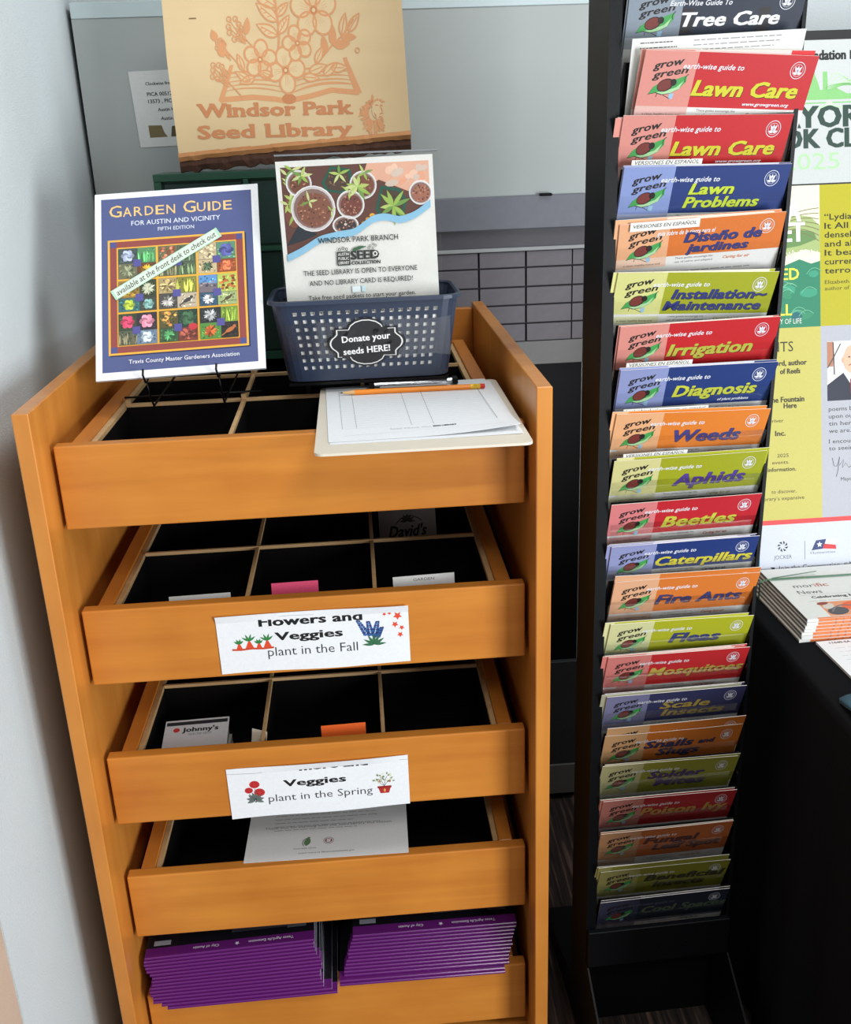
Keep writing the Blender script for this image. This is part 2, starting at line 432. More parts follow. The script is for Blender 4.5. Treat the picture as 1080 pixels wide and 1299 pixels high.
# ------------------------------------------------------------------ seed library cabinet
Z0 = 1.15
tops = [1.15, 0.9194, 0.6877, 0.4798, 0.2496]
cabt = thing('seed_cabinet', 'honey maple drawer cabinet with five open shallow drawers', 'cabinet', (0, 0.29, 0))
def cpt(mb, name, mat, parent=cabt, **k): return mb.build(name, mat, parent, **k)
OY = -0.29
for sx in (-1, 1):
    x0, x1 = sorted((sx * 0.3058, sx * 0.3262))
    mb = MB(); mb.box(x0, x1, -0.053 + OY, 0.632 + OY, 0, 1.2075, 0.0012)
    cpt(mb, 'side_panel', M['wood_z'])
    # slim rebate line: front lipping strip
    x2, x3 = sorted((sx * 0.3030, sx * 0.3058))
    for t in tops:
        cpt(MB().box(x2, x3, 0.03 + OY, 0.60 + OY, t - 0.075, t - 0.06), 'runner', M['black_metal'])
cpt(MB().box(-0.3058, 0.3058, 0.612 + OY, 0.630 + OY, 0.0, 1.1985, 0.001), 'back_panel', M['wood_x'])
cpt(MB().box(-0.3058, 0.3058, 0.02 + OY, 0.612 + OY, 0.09, 0.106), 'bottom_panel', M['wood_x'])
cpt(MB().box(-0.3058, 0.3058, 0.02 + OY, 0.036 + OY, 0.0, 0.09), 'plinth', M['wood_x'])
for k, t in enumerate(tops):
    b = t - 0.1125
    d = MB()
    d.box(-0.300, 0.300, 0.0 + OY, 0.019 + OY, b, t, 0.002, seg=2)                # front board
    d = cpt(d, 'drawer', M['wood_x'])
    s = MB()
    for sx in (-1, 1):
        x0, x1 = sorted((sx * 0.262, sx * 0.283)); s.box(x0, x1, 0.0192 + OY, 0.575 + OY, b + 0.01, t - 0.0015, 0.001)
    s.box(-0.262, 0.262, 0.558 + OY, 0.575 + OY, b + 0.01, t - 0.0015)
    s.build('drawer_sides', M['wood_y'], d)
    l = MB()
    for sx in (-1, 1):
        x0, x1 = sorted((sx * 0.254, sx * 0.2618)); MB().box(x0, x1, 0.0195 + OY, 0.5575 + OY, t - 0.012, t - 0.005, 0.0005).build('liner_edge', M['ply'], d)
        l.box(x0, x1, 0.0195 + OY, 0.5575 + OY, b + 0.016, t - 0.012)
    l.box(-0.2618, 0.2618, 0.0195 + OY, 0.5575 + OY, b + 0.011, b + 0.0158)
    l.box(-0.254, 0.254, 0.0193 + OY, 0.0215 + OY, b + 0.0158, t - 0.006); l.box(-0.254, 0.254, 0.555 + OY, 0.5575 + OY, b + 0.0158, t - 0.006)
    l.build('lining', M['lining'], d)
    for x in (-0.082, 0.094):
        if k == 4: continue
        q = MB().box(x - 0.0028, x + 0.0028, 0.0217 + OY, 0.5548 + OY, t - 0.010, t - 0.004, 0.0005)
        q.box(x - 0.0022, x + 0.0022, 0.0217 + OY, 0.5548 + OY, b + 0.016, t - 0.010)
        o = q.build('divider', M['ply'], d); o.data.materials.append(M['lining'])
        for f in o.data.polygons:
            if f.center.z < t - 0.0103: f.material_index = 1
    for y in (0.205 if k != 0 else 0.222, 0.385):
        if k == 4: continue
        q = MB().box(-0.2535, 0.2535, y - 0.0024 + OY, y + 0.0024 + OY, t - 0.0085, t - 0.003, 0.0005)
        q.box(-0.2535, 0.2535, y - 0.0018 + OY, y + 0.0018 + OY, b + 0.016, t - 0.0085)
        o = q.build('cross_divider', M['ply'], d); o.data.materials.append(M['lining'])
        for f in o.data.polygons:
            if f.center.z < t - 0.0088: f.material_index = 1
        if k == 0:
            for x in (-0.082, 0.094, -0.250):
                MB().box(x - 0.0035, x + 0.0035, y - 0.004 + OY, y + 0.004 + OY, t - 0.006, t + 0.003, 0.0006).build('notch_block', M['ply'], d)
    if k in (1, 2):
        p = Print()
        if k == 1:
            Wl, Hl = 0.262, 0.089; z0 = 0.8115
            p.body(0, 0, Wl, Hl, 0.0004, (236, 239, 242), nx=16, ny=8)
            cutv = lambda q: (q[0], min(q[1], 0.0805 + 0.001 * math.sin(q[0] * 60)))
            p.text('Flowers and', 0.058, 0.0700, 0.0125, (18, 18, 20), 3, w=0.140, bold=0.05, clip=cutv)
            p.text('Veggies', 0.078, 0.0475, 0.0115, (18, 18, 20), 3, w=0.092, bold=0.05)
            p.text('plant in the Fall', 0.066, 0.0235, 0.0135, (38, 38, 40), 3, w=0.124, bold=-0.005)
            # carrots
            for (x, h) in ((0.028, 0.8), (0.042, 1.15), (0.055, 0.75), (0.0665, 1.1)):
                p.poly([(x - 0.005 * h, 0.0375), (x + 0.0055 * h, 0.0375), (x + 0.0012, 0.0375 + 0.010 * h), (x - 0.001, 0.0375 + 0.010 * h)], (222, 74, 40), 3)
                for a in (-0.9, -0.3, 0.4, 1.0):
                    p.leaf(x, 0.0365 + 0.0105 * h, 0.010 * h, 0.003, PI / 2 + a, (52, 130, 66), 4)
            p.stroke([(0.018, 0.0368), (0.03, 0.036), (0.045, 0.0372), (0.06, 0.0362), (0.075, 0.037)], 0.0028, (200, 70, 40), 3)
            # bluebonnets and maple leaves
            for a, ln in ((0.5, 0.036), (-0.25, 0.030), (0.15, 0.030), (-0.55, 0.024)):
                bx, bv = 0.211, 0.034
                for q in range(8):
                    t_ = 0.35 + q / 12; x = bx - math.sin(a) * ln * t_ * 1.15; y = bv + math.cos(a) * ln * t_ * 1.15
                    for sd in (-1, 1): p.ell(x + sd * 0.0026 * (1.5 - t_), y, 0.0027 * (1.5 - t_), 0.0019, (58, 104, 168) if (q + sd) % 2 else (34, 62, 120), 3, rot=a + sd * .6, n=8)
            for a in range(7): p.leaf(0.213, 0.031, 0.017, 0.004, 0.1 + a * 0.5, (52, 110, 74), 4)
            for x, y, r in ((0.247, 0.073, 0.0065), (0.243, 0.060, 0.005), (0.252, 0.0545, 0.004), (0.2495, 0.044, 0.0045), (0.236, 0.0775, 0.003), (0.229, 0.0765, 0.003)):
                p.poly([(x + r * (1 if q % 2 else .5) * math.cos(q * PI / 5 + .3), y + r * (1 if q % 2 else .5) * math.sin(q * PI / 5 + .3)) for q in range(10)], (226, 76, 50), 3)
            p.stroke([(0.0, 0.0835), (0.05, 0.082), (0.10, 0.084), (0.16, 0.082), (0.22, 0.083), (Wl, 0.0835)], 0.0006, (176, 182, 186), 3)
            nm = 'fall_label'
        else:
            Wl, Hl = 0.262, 0.086; z0 = 0.5745
            p.body(0, 0, Wl, Hl, 0.0004, (236, 239, 242), nx=16, ny=8)
            p.text('more and', 0.105, 0.0745, 0.0125, (18, 18, 20), 3, w=0.098, bold=0.05, clip=lambda q: (q[0], min(q[1], 0.0775)))
            p.text('Veggies', 0.080, 0.0495, 0.0105, (18, 18, 20), 3, w=0.090, bold=0.05)
            p.text('plant in the Spring', 0.056, 0.0250, 0.0120, (38, 38, 40), 3, w=0.152, bold=-0.005)
            for x, y, r in ((0.038, 0.057, 0.0075), (0.029, 0.0475, 0.006), (0.044, 0.043, 0.008)):
                p.ell(x, y, r, r * .85, (196, 44, 46), 3); p.ring(x, y, r * .5, 0.0008, (150, 28, 34), 4, 12)
                p.arc((x, y - r), (0.037, 0.026), 0.05, 0.0009, (80, 92, 84), 3)
            for a in range(8): p.leaf(0.037, 0.031, 0.013, 0.005, -0.4 + a * 0.56, (110, 122, 116), 3, (60, 66, 64), 0.0004)
            p.poly([(0.2195, 0.0235), (0.2320, 0.0235), (0.2350, 0.0335), (0.2165, 0.0335)], (176, 42, 40), 3)
            p.rect(0.2155, 0.0325, 0.2360, 0.036, (150, 30, 32), 4)
            p.ell(0.2258, 0.0285, 0.0015, 0.003, (222, 170, 90), 4)
            rg = random.Random(4)
            for q in range(30):
                a = rg.uniform(0.2, 2.9); r = rg.uniform(0.004, 0.017)
                p.leaf(0.2258 + r * math.cos(a), 0.040 + r * math.sin(a), 0.0045, 0.0025, a + rg.uniform(-.6, .6), (128, 150, 112) if q % 3 else (226, 226, 190), 3)
            for a in (0.8, 1.3, 1.9, 2.4): p.arc((0.2258, 0.036), (0.2258 + .016 * math.cos(a), 0.037 + .016 * math.sin(a)), .05, 0.0006, (96, 100, 70), 3)
            for x, y in ((0.234, 0.043), (0.219, 0.045)): p.ell(x, y, 0.0012, 0.0012, (200, 60, 50), 4)
            p.stroke([(0.0, 0.0775), (0.04, 0.076), (0.09, 0.0785), (0.15, 0.0765), (0.21, 0.079), (Wl, 0.0785)], 0.0007, (168, 176, 180), 3)
            nm = 'spring_label'
        def lf(a, b2, h, z0=z0, k=k, H=Hl):
            tilt = (-0.004 + 0.012 * a) if k == 2 else 0.0
            wav = 0.0010 * math.sin(a * 38 + k) * (b2 / H) ** 2
            curl = -0.004 * max(0, (b2 - H * 0.88) / (H * 0.12)) ** 2 * (0.5 + 0.5 * math.sin(a * 25 + k * 2))
            return ((-0.124 if k == 1 else -0.1345) + a - 0.010 * (b2 - H / 2) * (1 if a < .13 else .2), OY - 0.0016 - h + wav * 0.6 + curl, z0 + b2 + tilt + 0.0012 * math.sin(a * 30) * (b2 < 0.001))
        lo = p.build('paper_label', lf, M['print'], d)
        lo['label'] = 'white taped paper label reading Veggies plant in the ' + ('Fall' if k == 1 else 'Spring')
# ================================================================== WOODEN SIGN
sgn = thing('wooden_sign', 'pale live-edge wooden sign engraved with a flower book above the green chest', 'sign', (0.01, 0.50, 1.478))
st = math.radians(5)
mb = MB()
outline = [(-0.188, 0.008), (-0.10, 0.013), (-0.02, 0.018), (0.06, 0.022), (0.13, 0.0265), (0.186, 0.0300), (0.1835, 0.12), (0.180, 0.262), (-0.190, 0.262), (-0.1915, 0.15)]
TS = Matrix.Rotation(-st, 4, 'X')
def sprism(poly, y0, y1, mat, name, parent):
    m_ = MB(); m_.prism(poly, 'y', y0, y1)
    for v in m_.bm.verts: v.co = TS @ v.co
    return m_.build(name, mat, parent)
sprism(outline, -0.011, 0.011, M['pale'], 'board', sgn)
# bark edge along the bottom: an uneven strip
def bark(name, mat, zlo, zhi, y0, y1, amp, seed):
    rg = random.Random(seed); m_ = MB(); n = 44; V = []; F = []
    for i in range(n + 1):
        x = -0.1885 + 0.375 * i / n; base = 0.0215 * (i / n) ** 0.9
        jl = rg.uniform(-amp, amp); jy = rg.uniform(-amp, amp) * .5
        V += [(x, y0 + jy, base + zhi), (x, y0 + jy - 0.001, base + (zlo + zhi) / 2 + jl * .3), (x, y0 + 0.004, base + zlo + jl), (x, y1, base + zlo + jl), (x, y1, base + zhi)]
    for i in range(n):
        for k in range(5): F.append((5 * i + k, 5 * i + (k + 1) % 5, 5 * i + 5 + (k + 1) % 5, 5 * i + 5 + k))
    F += [(0, 1, 2, 3, 4), tuple(5 * n + k for k in range(5))]
    m_.quadmesh(V, F)
    for v in m_.bm.verts: v.co = TS @ v.co
    return m_.build(name, mat, sgn)
bark('sapwood_rim', M['sapwood'], -0.004, 0.0082, -0.0112, 0.012, 0.0012, 3)
bark('bark_edge', M['bark'], -0.021, -0.0035, -0.006, 0.011, 0.0028, 5)
# engraving
p = Print(0.00006, 0.02)
E1, E2 = (206, 146, 98), (190, 124, 78)
# open book
p.poly([(-0.108, 0.079), (-0.101, 0.078), (-0.083, 0.119), (-0.088, 0.119)], E1, 2)
p.poly([(0.083, 0.080), (0.092, 0.083), (0.073, 0.124), (0.068, 0.123)], E1, 2)
p.stroke([(-0.106, 0.080), (-0.06, 0.082), (-0.03, 0.079), (-0.012, 0.076)], 0.006, E1, 2)
p.stroke([(0.088, 0.083), (0.05, 0.087), (0.02, 0.081), (-0.006, 0.077)], 0.006, E1, 2)
p.ell(-0.010, 0.0785, 0.010, 0.006, E2, 3)
for j in range(5):
    y = 0.089 + j * 0.0052; xl = -0.101 + j * 0.0028
    p.arc((xl, y), (-0.012, y - 0.004 + j * .0008), 0.06 - .01 * j, 0.0017 + .0006 * (j == 4), E1, 2, 12, j < 4)
    p.arc((-0.006, y - 0.004 + j * .0008), (0.084 - j * 0.0024, y + 0.003), 0.07 - .01 * j, 0.0020 if j else .003, E1, 2, 12, j < 4)
def flower(cx, cy, r, n, rot, sq=1.0):
    for k in range(n):
        a = rot + 2 * PI * k / n
        px, py = cx + math.cos(a) * r * .58, cy + math.sin(a) * r * .58 * sq
        P = [(px + (r * .44 * math.cos(t)) * math.cos(a) - (r * .40 * math.sin(t)) * math.sin(a), py + ((r * .44 * math.cos(t)) * math.sin(a) + (r * .40 * math.sin(t)) * math.cos(a)) * sq) for t in [2 * PI * q / 16 for q in range(16)]]
        p.poly(P, (212, 186, 142), 4)
        p.stroke(P, 0.0026, E1, 5, closed=True)
        for da in (-.22, 0, .22): p.stroke([(cx + math.cos(a + da) * r * .22, cy + math.sin(a + da) * r * .22 * sq), (cx + math.cos(a + da * .8) * r * .62, cy + math.sin(a + da * .8) * r * .66 * sq)], 0.0017, E1, 6, True)
    p.ell(cx, cy, r * .15, r * .15, E2, 7); p.ell(cx, cy, r * .08, r * .08, (214, 188, 144), 8, n=8)
flower(-0.012, 0.111, 0.026, 4, 0.1); flower(-0.046, 0.124, 0.022, 5, 1.4); flower(0.007, 0.141, 0.020, 5, 0.6)
flower(0.032, 0.177, 0.031, 5, 0.35)
p.stroke([(-0.020, 0.132), (-0.017, 0.155), (-0.019, 0.18), (-0.021, 0.215)], 0.0030, E1, 2)
for x, y, a, l in ((-0.019, 0.150, 2.7, 0.031), (-0.018, 0.152, 0.9, 0.026), (-0.018, 0.166, 2.5, 0.034), (-0.019, 0.172, 0.7, 0.022), (-0.019, 0.182, 2.6, 0.036), (-0.020, 0.19, 1.1, 0.028), (-0.02, 0.195, 2.1, 0.03)):
    p.leaf(x, y, l, l * .42, a, (212, 186, 142), 2, E1, 0.0022)
    for q in (.3, .5, .7): p.stroke([(x + l * q * math.cos(a), y + l * q * math.sin(a)), (x + l * (q + .12) * math.cos(a) - l * .12 * math.sin(a), y + l * (q + .12) * math.sin(a) + l * .12 * math.cos(a))], 0.0010, E1, 4)
p.stroke([(0.036, 0.121), (0.055, 0.138), (0.072, 0.150), (0.086, 0.166)], 0.0022, E1, 2)
for x, y, a, l in ((0.045, 0.129, 1.7, 0.020), (0.055, 0.138, 1.5, 0.022), (0.057, 0.137, 0.1, 0.022), (0.068, 0.148, 1.3, 0.026), (0.068, 0.146, 0.0, 0.020), (0.078, 0.152, 0.9, 0.026)):
    p.leaf(x, y, l, l * .40, a, None if l > .023 else E1, 2, E1, 0.0020)
for x, y, a, l in ((0.020, 0.108, 0.3, 0.026), (0.03, 0.118, 1.0, 0.022), (0.04, 0.104, 0.6, 0.025), (0.05, 0.112, 0.0, 0.024), (0.012, 0.103, -.1, .022), (-0.062, 0.100, 2.6, 0.022), (-0.07, 0.112, 1.9, 0.020), (-0.055, 0.104, 3.4, 0.022), (-0.03, 0.105, 2.8, .018)):
    p.leaf(x, y, l, l * .42, a, (210, 184, 140), 2, E1, 0.0020)
for cx_, cy_, sp in ((-0.076, 0.160, 0.012), (-0.104, 0.112, 0.011), (-0.098, 0.142, .006)):
    rg = random.Random(int(cx_ * 1e4))
    for q in range(9):
        a = q * 0.75; x, y = cx_ + math.cos(a) * sp * (.5 + .6 * rg.random()), cy_ + math.sin(a) * sp * (.5 + .6 * rg.random())
        p.ring(x, y, 0.0030, 0.0014, E1, 3, 10); p.stroke([(x, y), (cx_ + .012, cy_ - .018)], 0.0009, E1, 2)
    p.stroke([(cx_, cy_), (cx_ + 0.03, cy_ - 0.03)], 0.0016, E1, 2)
p.leaf(-0.104, 0.146, 0.014, .010, 1.9, E1, 3); p.leaf(-0.095, 0.128, 0.016, .011, 2.0, E1, 3); p.leaf(-.062, .152, .02, .009, 1.4, E1, 3)
p.ring(0.089, 0.131, 0.0028, 0.0013, E1, 3, 12)
p.v = [(1.14 * a + 0.006, min(0.082 + (b_ - 0.077) * 1.3, 0.2615), h) for a, b_, h in p.v]
# lettering: heavy slab letters
def slabtext(t, u, v, cap, w_, rot):
    p.text(t, u, v, cap, E2, 3, w=w_, bold=0.042, rot=rot)
    V, F = glyphs(t, 0.012, 0.0); k = cap / CAP
    x0 = min(a for a, b in V); kx = w_ / (max(a for a, b in V) - x0); ca, sa = math.cos(rot), math.sin(rot)
    for f in F:
        for a, b in zip(f, f[1:] + f[:1]):
            (xa, ya), (xb, yb) = V[a], V[b]
            if abs(ya - yb) < 0.004 and 0.05 < abs(xa - xb) < 0.2 and (abs(ya) < 0.03 or abs(ya - CAP) < 0.09 or abs(ya - 0.5) < 0.05):
                up = ya > 0.2; l, r = min(xa, xb) - 0.055, max(xa, xb) + (0.02 if up else 0.055); y0 = ya - (0.075 if up else 0.02); y1 = ya + (0.03 if up else 0.075)
                P = []
                for X, Y in ((l, y0), (r, y0), (r, y1), (l, y1)):
                    X = (X - x0) * kx; Y *= k; P.append((u + X * ca - Y * sa, v + X * sa + Y * ca))
                p.poly(P, E2, 2)
slabtext('Windsor Park', -0.150, 0.0610, 0.0190, 0.243, -0.008)
slabtext('Seed Library', -0.154, 0.0290, 0.0190, 0.245, -0.008)
# lion head
lx, lz = 0.128, 0.058
n0 = len(p.v)
rg = random.Random(2)
for q in range(46):
    a = 0.7 + q * (5.2 / 46); r = 0.013 + 0.009 * rg.random()
    p.arc((lx + math.cos(a) * 0.007, lz + math.sin(a) * 0.009), (lx + math.cos(a) * r, lz + math.sin(a) * r * 1.25 - .003), rg.uniform(-.25, .25), 0.0030, E1, 2, 6, True)
p.ell(lx + 0.006, lz + 0.004, 0.0085, 0.0115, (212, 184, 140), 4)
for a, b in (((0.002, 0.010), (0.007, 0.009)), ((0.009, 0.010), (0.013, 0.008)), ((0.009, 0.009), (0.0115, -0.001)), ((0.0075, -0.002), (0.0135, -0.001)), ((0.006, -0.006), (0.012, -0.005)), ((0.0, 0.001), (0.003, -0.007)), ((-0.004, 0.012), (0.001, 0.016))):
    p.arc((lx + a[0], lz + a[1]), (lx + b[0], lz + b[1]), .12, 0.0016, E2, 5, 6, True)
p.v[n0:] = [(lx + (a - lx) * 1.15, lz + (b_ - lz) * 1.2, h) for a, b_, h in p.v[n0:]]
p.rect(-0.151, 0.2045, -0.140, 0.2062, (120, 96, 60), 2)
p.build('engraving', lambda a, b, h: tuple(TS @ Vector((a, -0.0112 - h, b))), M['print'], sgn)
# clear acrylic easel under it
ae = thing('acrylic_easel', 'clear acrylic easel holding the wooden sign on the green chest', 'easel', (0.01, 0.515, 1.4575))
MB().box(-0.10, 0.10, -0.046, 0.05, 0.0, 0.0025, 0.0008).build('base', M['clear'], ae)
MB().box(-0.0615, -0.0575, -0.044, 0.046, 0.003, 0.013, 0.0005).box(0.0575, 0.0615, -0.044, 0.046, 0.003, 0.013, 0.0005).build('rest', M['clear'], ae)
MB().box(-0.09, 0.09, 0.035, 0.038, 0.003, 0.20, 0.001).build('back_plate', M['clear'], ae)

# ================================================================== GARDEN GUIDE on its wire easel
gg = thing('garden_guide', 'laminated blue garden guide cover with nine flower photo squares on wire easel', 'book cover', (-0.1535, 0.135, 1.2015))
p = Print(0.00006, 0.012)
GW, GH = 0.236, 0.288
GS = 0.983
p.body(0, 0, GW, GH, 0.0045, (238, 240, 242), (214, 220, 226), nx=4, ny=4)
p.rect(0.009, 0.011, GW - 0.010, GH - 0.009, (82, 92, 138), 1)
p.rect(0.009, 0.011, GW - 0.010, GH - 0.009, (40, 46, 84), 0.6)
gold = (240, 196, 124)
p.text('G', 0.020, 0.2500, 0.0175, (40, 44, 86), 2, w=0.0175, bold=0.012)
def capline(words, x, v, w_each, big, small, col, b_=0.005):
    for wi, wd in enumerate(words):
        p.text(wd[0], x, v, big, col, 3, w=big * 1.0, bold=b_); x += big * 1.0 + 0.0018
        for ch in wd[1:]:
            ww = small * (0.25 if ch == 'I' else 0.86)
            p.text(ch, x, v + (0 if ch != 'I' else 0), small, col, 3, w=ww, bold=b_); x += ww + 0.0032
        x += 0.0085
capline(['GARDEN', 'GUIDE'], 0.0205, 0.2495, 0, 0.0180, 0.0145, gold)
p.text('FOR AUSTIN AND VICINITY', 0.052, 0.2345, 0.0072, (226, 230, 240), 3, w=0.128, bold=0.004)
p.text('FIFTH EDITION', 0.090, 0.2235, 0.0055, (226, 230, 240), 3, w=0.052, bold=0.002)
X0, Y0_, X1, Y1_ = 0.018, 0.036, 0.214, 0.213
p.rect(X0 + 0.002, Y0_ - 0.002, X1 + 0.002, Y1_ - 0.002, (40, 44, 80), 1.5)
p.rect(X0, Y0_, X1, Y1_, (240, 178, 66), 2); p.rect(X0 + 0.003, Y0_ + 0.003, X1 - 0.003, Y1_ - 0.003, (146, 72, 66), 3)
for a, b_ in ((X0 + .003, Y0_ + .003), (X1 - .012, Y0_ + .003), (X0 + .003, Y1_ - .012), (X1 - .012, Y1_ - .012)): p.rect(a, b_, a + .009, b_ + .009, (80, 84, 140), 4)
ix0, iy0, ix1, iy1 = X0 + 0.0125, Y0_ + 0.0125, X1 - 0.0125, Y1_ - 0.0125
p.rect(ix0, iy0, ix1, iy1, (240, 178, 66), 4)
rg = random.Random(11)
def photo(x0, y0, x1, y1, bg_, fg, kind):
    p.rect(x0, y0, x1, y1, bg_, 6)
    wd, ht = x1 - x0, y1 - y0; mx, my = (x0 + x1) / 2, (y0 + y1) / 2; m = min(wd, ht)
    def sh(c, k): return tuple(max(0, min(255, int(q * k))) for q in c)
    for q in range(26):
        a = rg.random() * 6.28; u, v = rg.uniform(x0 + .002, x1 - .002), rg.uniform(y0 + .002, y1 - .002)
        p.ell(u, v, .0017, .0010, sh(bg_, rg.choice((.6, .8, 1.25, 1.5))), 6.6, a, 6)
    if kind == 'rose':
        for q in range(3):
            r = m * .42 * (1 - q * .28)
            for k in range(6):
                a = k * 1.05 + q * .5; p.ell(mx + r * .45 * math.cos(a), my + r * .45 * math.sin(a), r * .55, r * .42, sh(fg, (.78, 1.0, 1.15)[(k + q) % 3]), 7 + q, a, 8)
    elif kind == 'spiky':
        for q in range(16):
            a = q * .393 + rg.uniform(-.1, .1); p.leaf(mx, my, m * .47 * rg.uniform(.8, 1), m * .13, a, sh(fg, rg.choice((.55, .8, 1.0, 1.2))), 7 + q % 3)
    elif kind == 'grass':
        for q in range(14):
            u = rg.uniform(x0, x1 - .001); p.leaf(u, y0, ht * rg.uniform(.6, .92), wd * .09, PI / 2 + rg.uniform(-.15, .15), sh(fg, rg.choice((.6, .8, 1.0, 1.25))), 7 + q % 3)
    elif kind == 'fruit':
        for q in range(22):
            p.ell(rg.uniform(x0 + .003, x1 - .003), rg.uniform(y0 + .003, y1 - .003), .0024, .0021, sh(fg, rg.choice((.6, .85, 1.0, 1.2))), 7 + q % 3, n=8)
    elif kind == 'bird':
        p.ell(mx, my, m * .30, m * .13, fg, 7, .5, 12); p.ell(mx + m * .26, my + m * .2, m * .11, m * .10, fg, 8, 0, 10)
        p.stroke([(mx - m * .2, my - m * .12), (mx - m * .5, my - m * .35)], .0016, fg, 8); p.stroke([(x0 + .002, my - m * .25), (x1 - .002, my - m * .2)], .0008, sh(bg_, .6), 7)
    elif kind == 'sky':
        p.rect(x0, y0, x1, my, (120, 110, 116), 7)
        for q in range(14): p.ell(rg.uniform(x0 + .003, x1 - .003), my + rg.uniform(-.005, .003), .0026, .0014, rg.choice(((90, 86, 96), (160, 150, 152), (60, 66, 70))), 7.6, 0, 6)
cells = {
 (0, 0): [((70, 84, 80), (178, 186, 214), 'rose'), ((90, 140, 96), (110, 196, 120), 'grass'), ((110, 110, 84), (150, 156, 122), 'spiky'), ((110, 70, 40), (236, 178, 60), 'spiky')],
 (1, 0): [((110, 104, 76), (226, 132, 98), 'fruit'), ((92, 108, 84), (126, 150, 116), 'grass'), ((88, 92, 72), (150, 150, 110), 'grass'), ((84, 100, 76), (140, 166, 118), 'grass')],
 (2, 0): [((190, 174, 140), (210, 190, 150), 'fruit'), ((96, 140, 110), (92, 96, 160), 'rose'), ((200, 180, 140), (92, 110, 84), 'spiky'), ((150, 80, 50), (238, 128, 86), 'rose')],
 (0, 1): [((150, 120, 60), (200, 160, 60), 'fruit'), ((60, 70, 50), (206, 210, 180), 'spiky'), ((60, 110, 110), (186, 206, 70), 'rose'), ((70, 74, 68), (134, 180, 172), 'rose')],
 (1, 1): [((170, 150, 104), (216, 190, 130), 'spiky'), ((130, 130, 60), (200, 204, 90), 'grass'), ((80, 78, 74), (186, 182, 176), 'spiky'), ((190, 176, 152), (70, 68, 70), 'bird')],
 (2, 1): [((96, 146, 200), (120, 110, 110), 'sky'), ((176, 192, 96), (190, 110, 60), 'fruit'), ((60, 90, 110), (232, 232, 236), 'spiky'), ((160, 176, 120), (92, 76, 60), 'bird')],
 (0, 2): [((60, 74, 52), (222, 76, 110), 'rose'), ((52, 50, 56), (232, 148, 170), 'rose'), ((90, 96, 76), (140, 134, 106), 'grass'), ((110, 130, 150), (214, 226, 240), 'rose')],
 (1, 2): [((90, 84, 50), (230, 160, 84), 'fruit'), ((44, 66, 52), (70, 106, 76), 'rose'), ((60, 90, 60), (96, 176, 110), 'spiky'), ((120, 62, 50), (168, 90, 74), 'fruit')],
 (2, 2): [((48, 52, 52), (236, 238, 236), 'spiky'), ((120, 150, 60), (170, 200, 80), 'grass'), ((86, 140, 66), (232, 116, 60), 'spiky'), ((50, 44, 42), (190, 110, 60), 'bird')]}
cw, chh = (ix1 - ix0) / 3, (iy1 - iy0) / 3
for (ci, cj), ph in cells.items():
    a0, a1 = ix0 + ci * cw + .002, ix0 + (ci + 1) * cw - .0012; b1, b0 = iy1 - cj * chh - .002, iy1 - (cj + 1) * chh + .0012
    p.rect(a0, b0, a1, b1, (62, 60, 70), 5)
    mx, my = a0 + (a1 - a0) * rg.uniform(.46, .56), b0 + (b1 - b0) * rg.uniform(.42, .56)
    photo(a0, my + .0006, mx, b1, *ph[0]); photo(mx + .0006, my, a1, b1, *ph[1]); photo(a0, b0, mx, my, *ph[2]); photo(mx + .0006, b0, a1, my - .0006, *ph[3])
    p.rect(mx - .0055, my - .0055, mx + .0055, my + .0055, (88, 84, 150), 11)
p.ell(ix0 + cw + 0.049, iy0 + .022, .0065, .005, (196, 60, 66), 11)
p.text('Travis County Master Gardeners Association', 0.046, 0.0215, 0.0060, (232, 234, 242), 3, w=0.154, bold=0.01)
# pale green strip stuck across
ca, sa = math.cos(0.525), math.sin(0.525)
S0 = (0.0295, 0.1185)
def sp(a, b_): return (S0[0] + a * ca - b_ * sa, S0[1] + a * sa + b_ * ca)
p.poly([sp(0, 0), sp(.176, 0), sp(.176, .0165), sp(0, .0165)], (176, 214, 186), 13)
p.poly([sp(.003, .001), sp(.172, .001), sp(.172, .0155), sp(.003, .0155)], (214, 230, 214), 14)
u = .006
p.text('available at the front desk to check out', *sp(.006, .0045), 0.0085, (74, 54, 42), 15, w=0.164, shear=0.25, bold=0.006, rot=0.525)
tl = math.radians(33.5); cl, sl = math.cos(tl), math.sin(tl)
rl = 0.018
GGf = frame((-GW / 2, 0, 0.0), (1, 0, rl * 1.6), (-rl * 0.5, sl, cl))
p.build('cover_sheet', lambda a, b, h: GGf(a * GS + 0.002, b * GS, h), M['lam'], gg)
ez = thing('wire_easel', 'small black wire easel under the garden guide', 'easel', (-0.155, 0.135, 1.1540))
wz = MB()
for x in (-0.047, 0.052):
    zz = 0.0455 + (x + .118) * rl * 1.6
    wz.tube([(x, -0.0105, zz + .016), (x - .001, -0.0115, zz + .008), (x, -0.006, zz - .0035), (x, 0.006, zz - .0055), (x, 0.012, zz - .003), (x, 0.10 , zz + .125)], 0.0016, 6)
    wz.tube([(x, 0.004, zz - .005), (x, 0.012, 0.02), (x, 0.03, 0.0018), (x, 0.26, 0.0018)], 0.0016, 6)
    wz.tube([(x, 0.258, 0.002), (x, 0.10, zz + .125)], 0.0014, 6)
wz.tube([(-0.10, 0.088, 0.0018), (0.10, 0.088, 0.0018)], 0.0016, 6)
wz.tube([(-0.047, 0.09, 0.160), (0.052, 0.09, 0.160)], 0.0014, 6)
wz.build('wire_frame', M['wire'], ez, smooth=True)

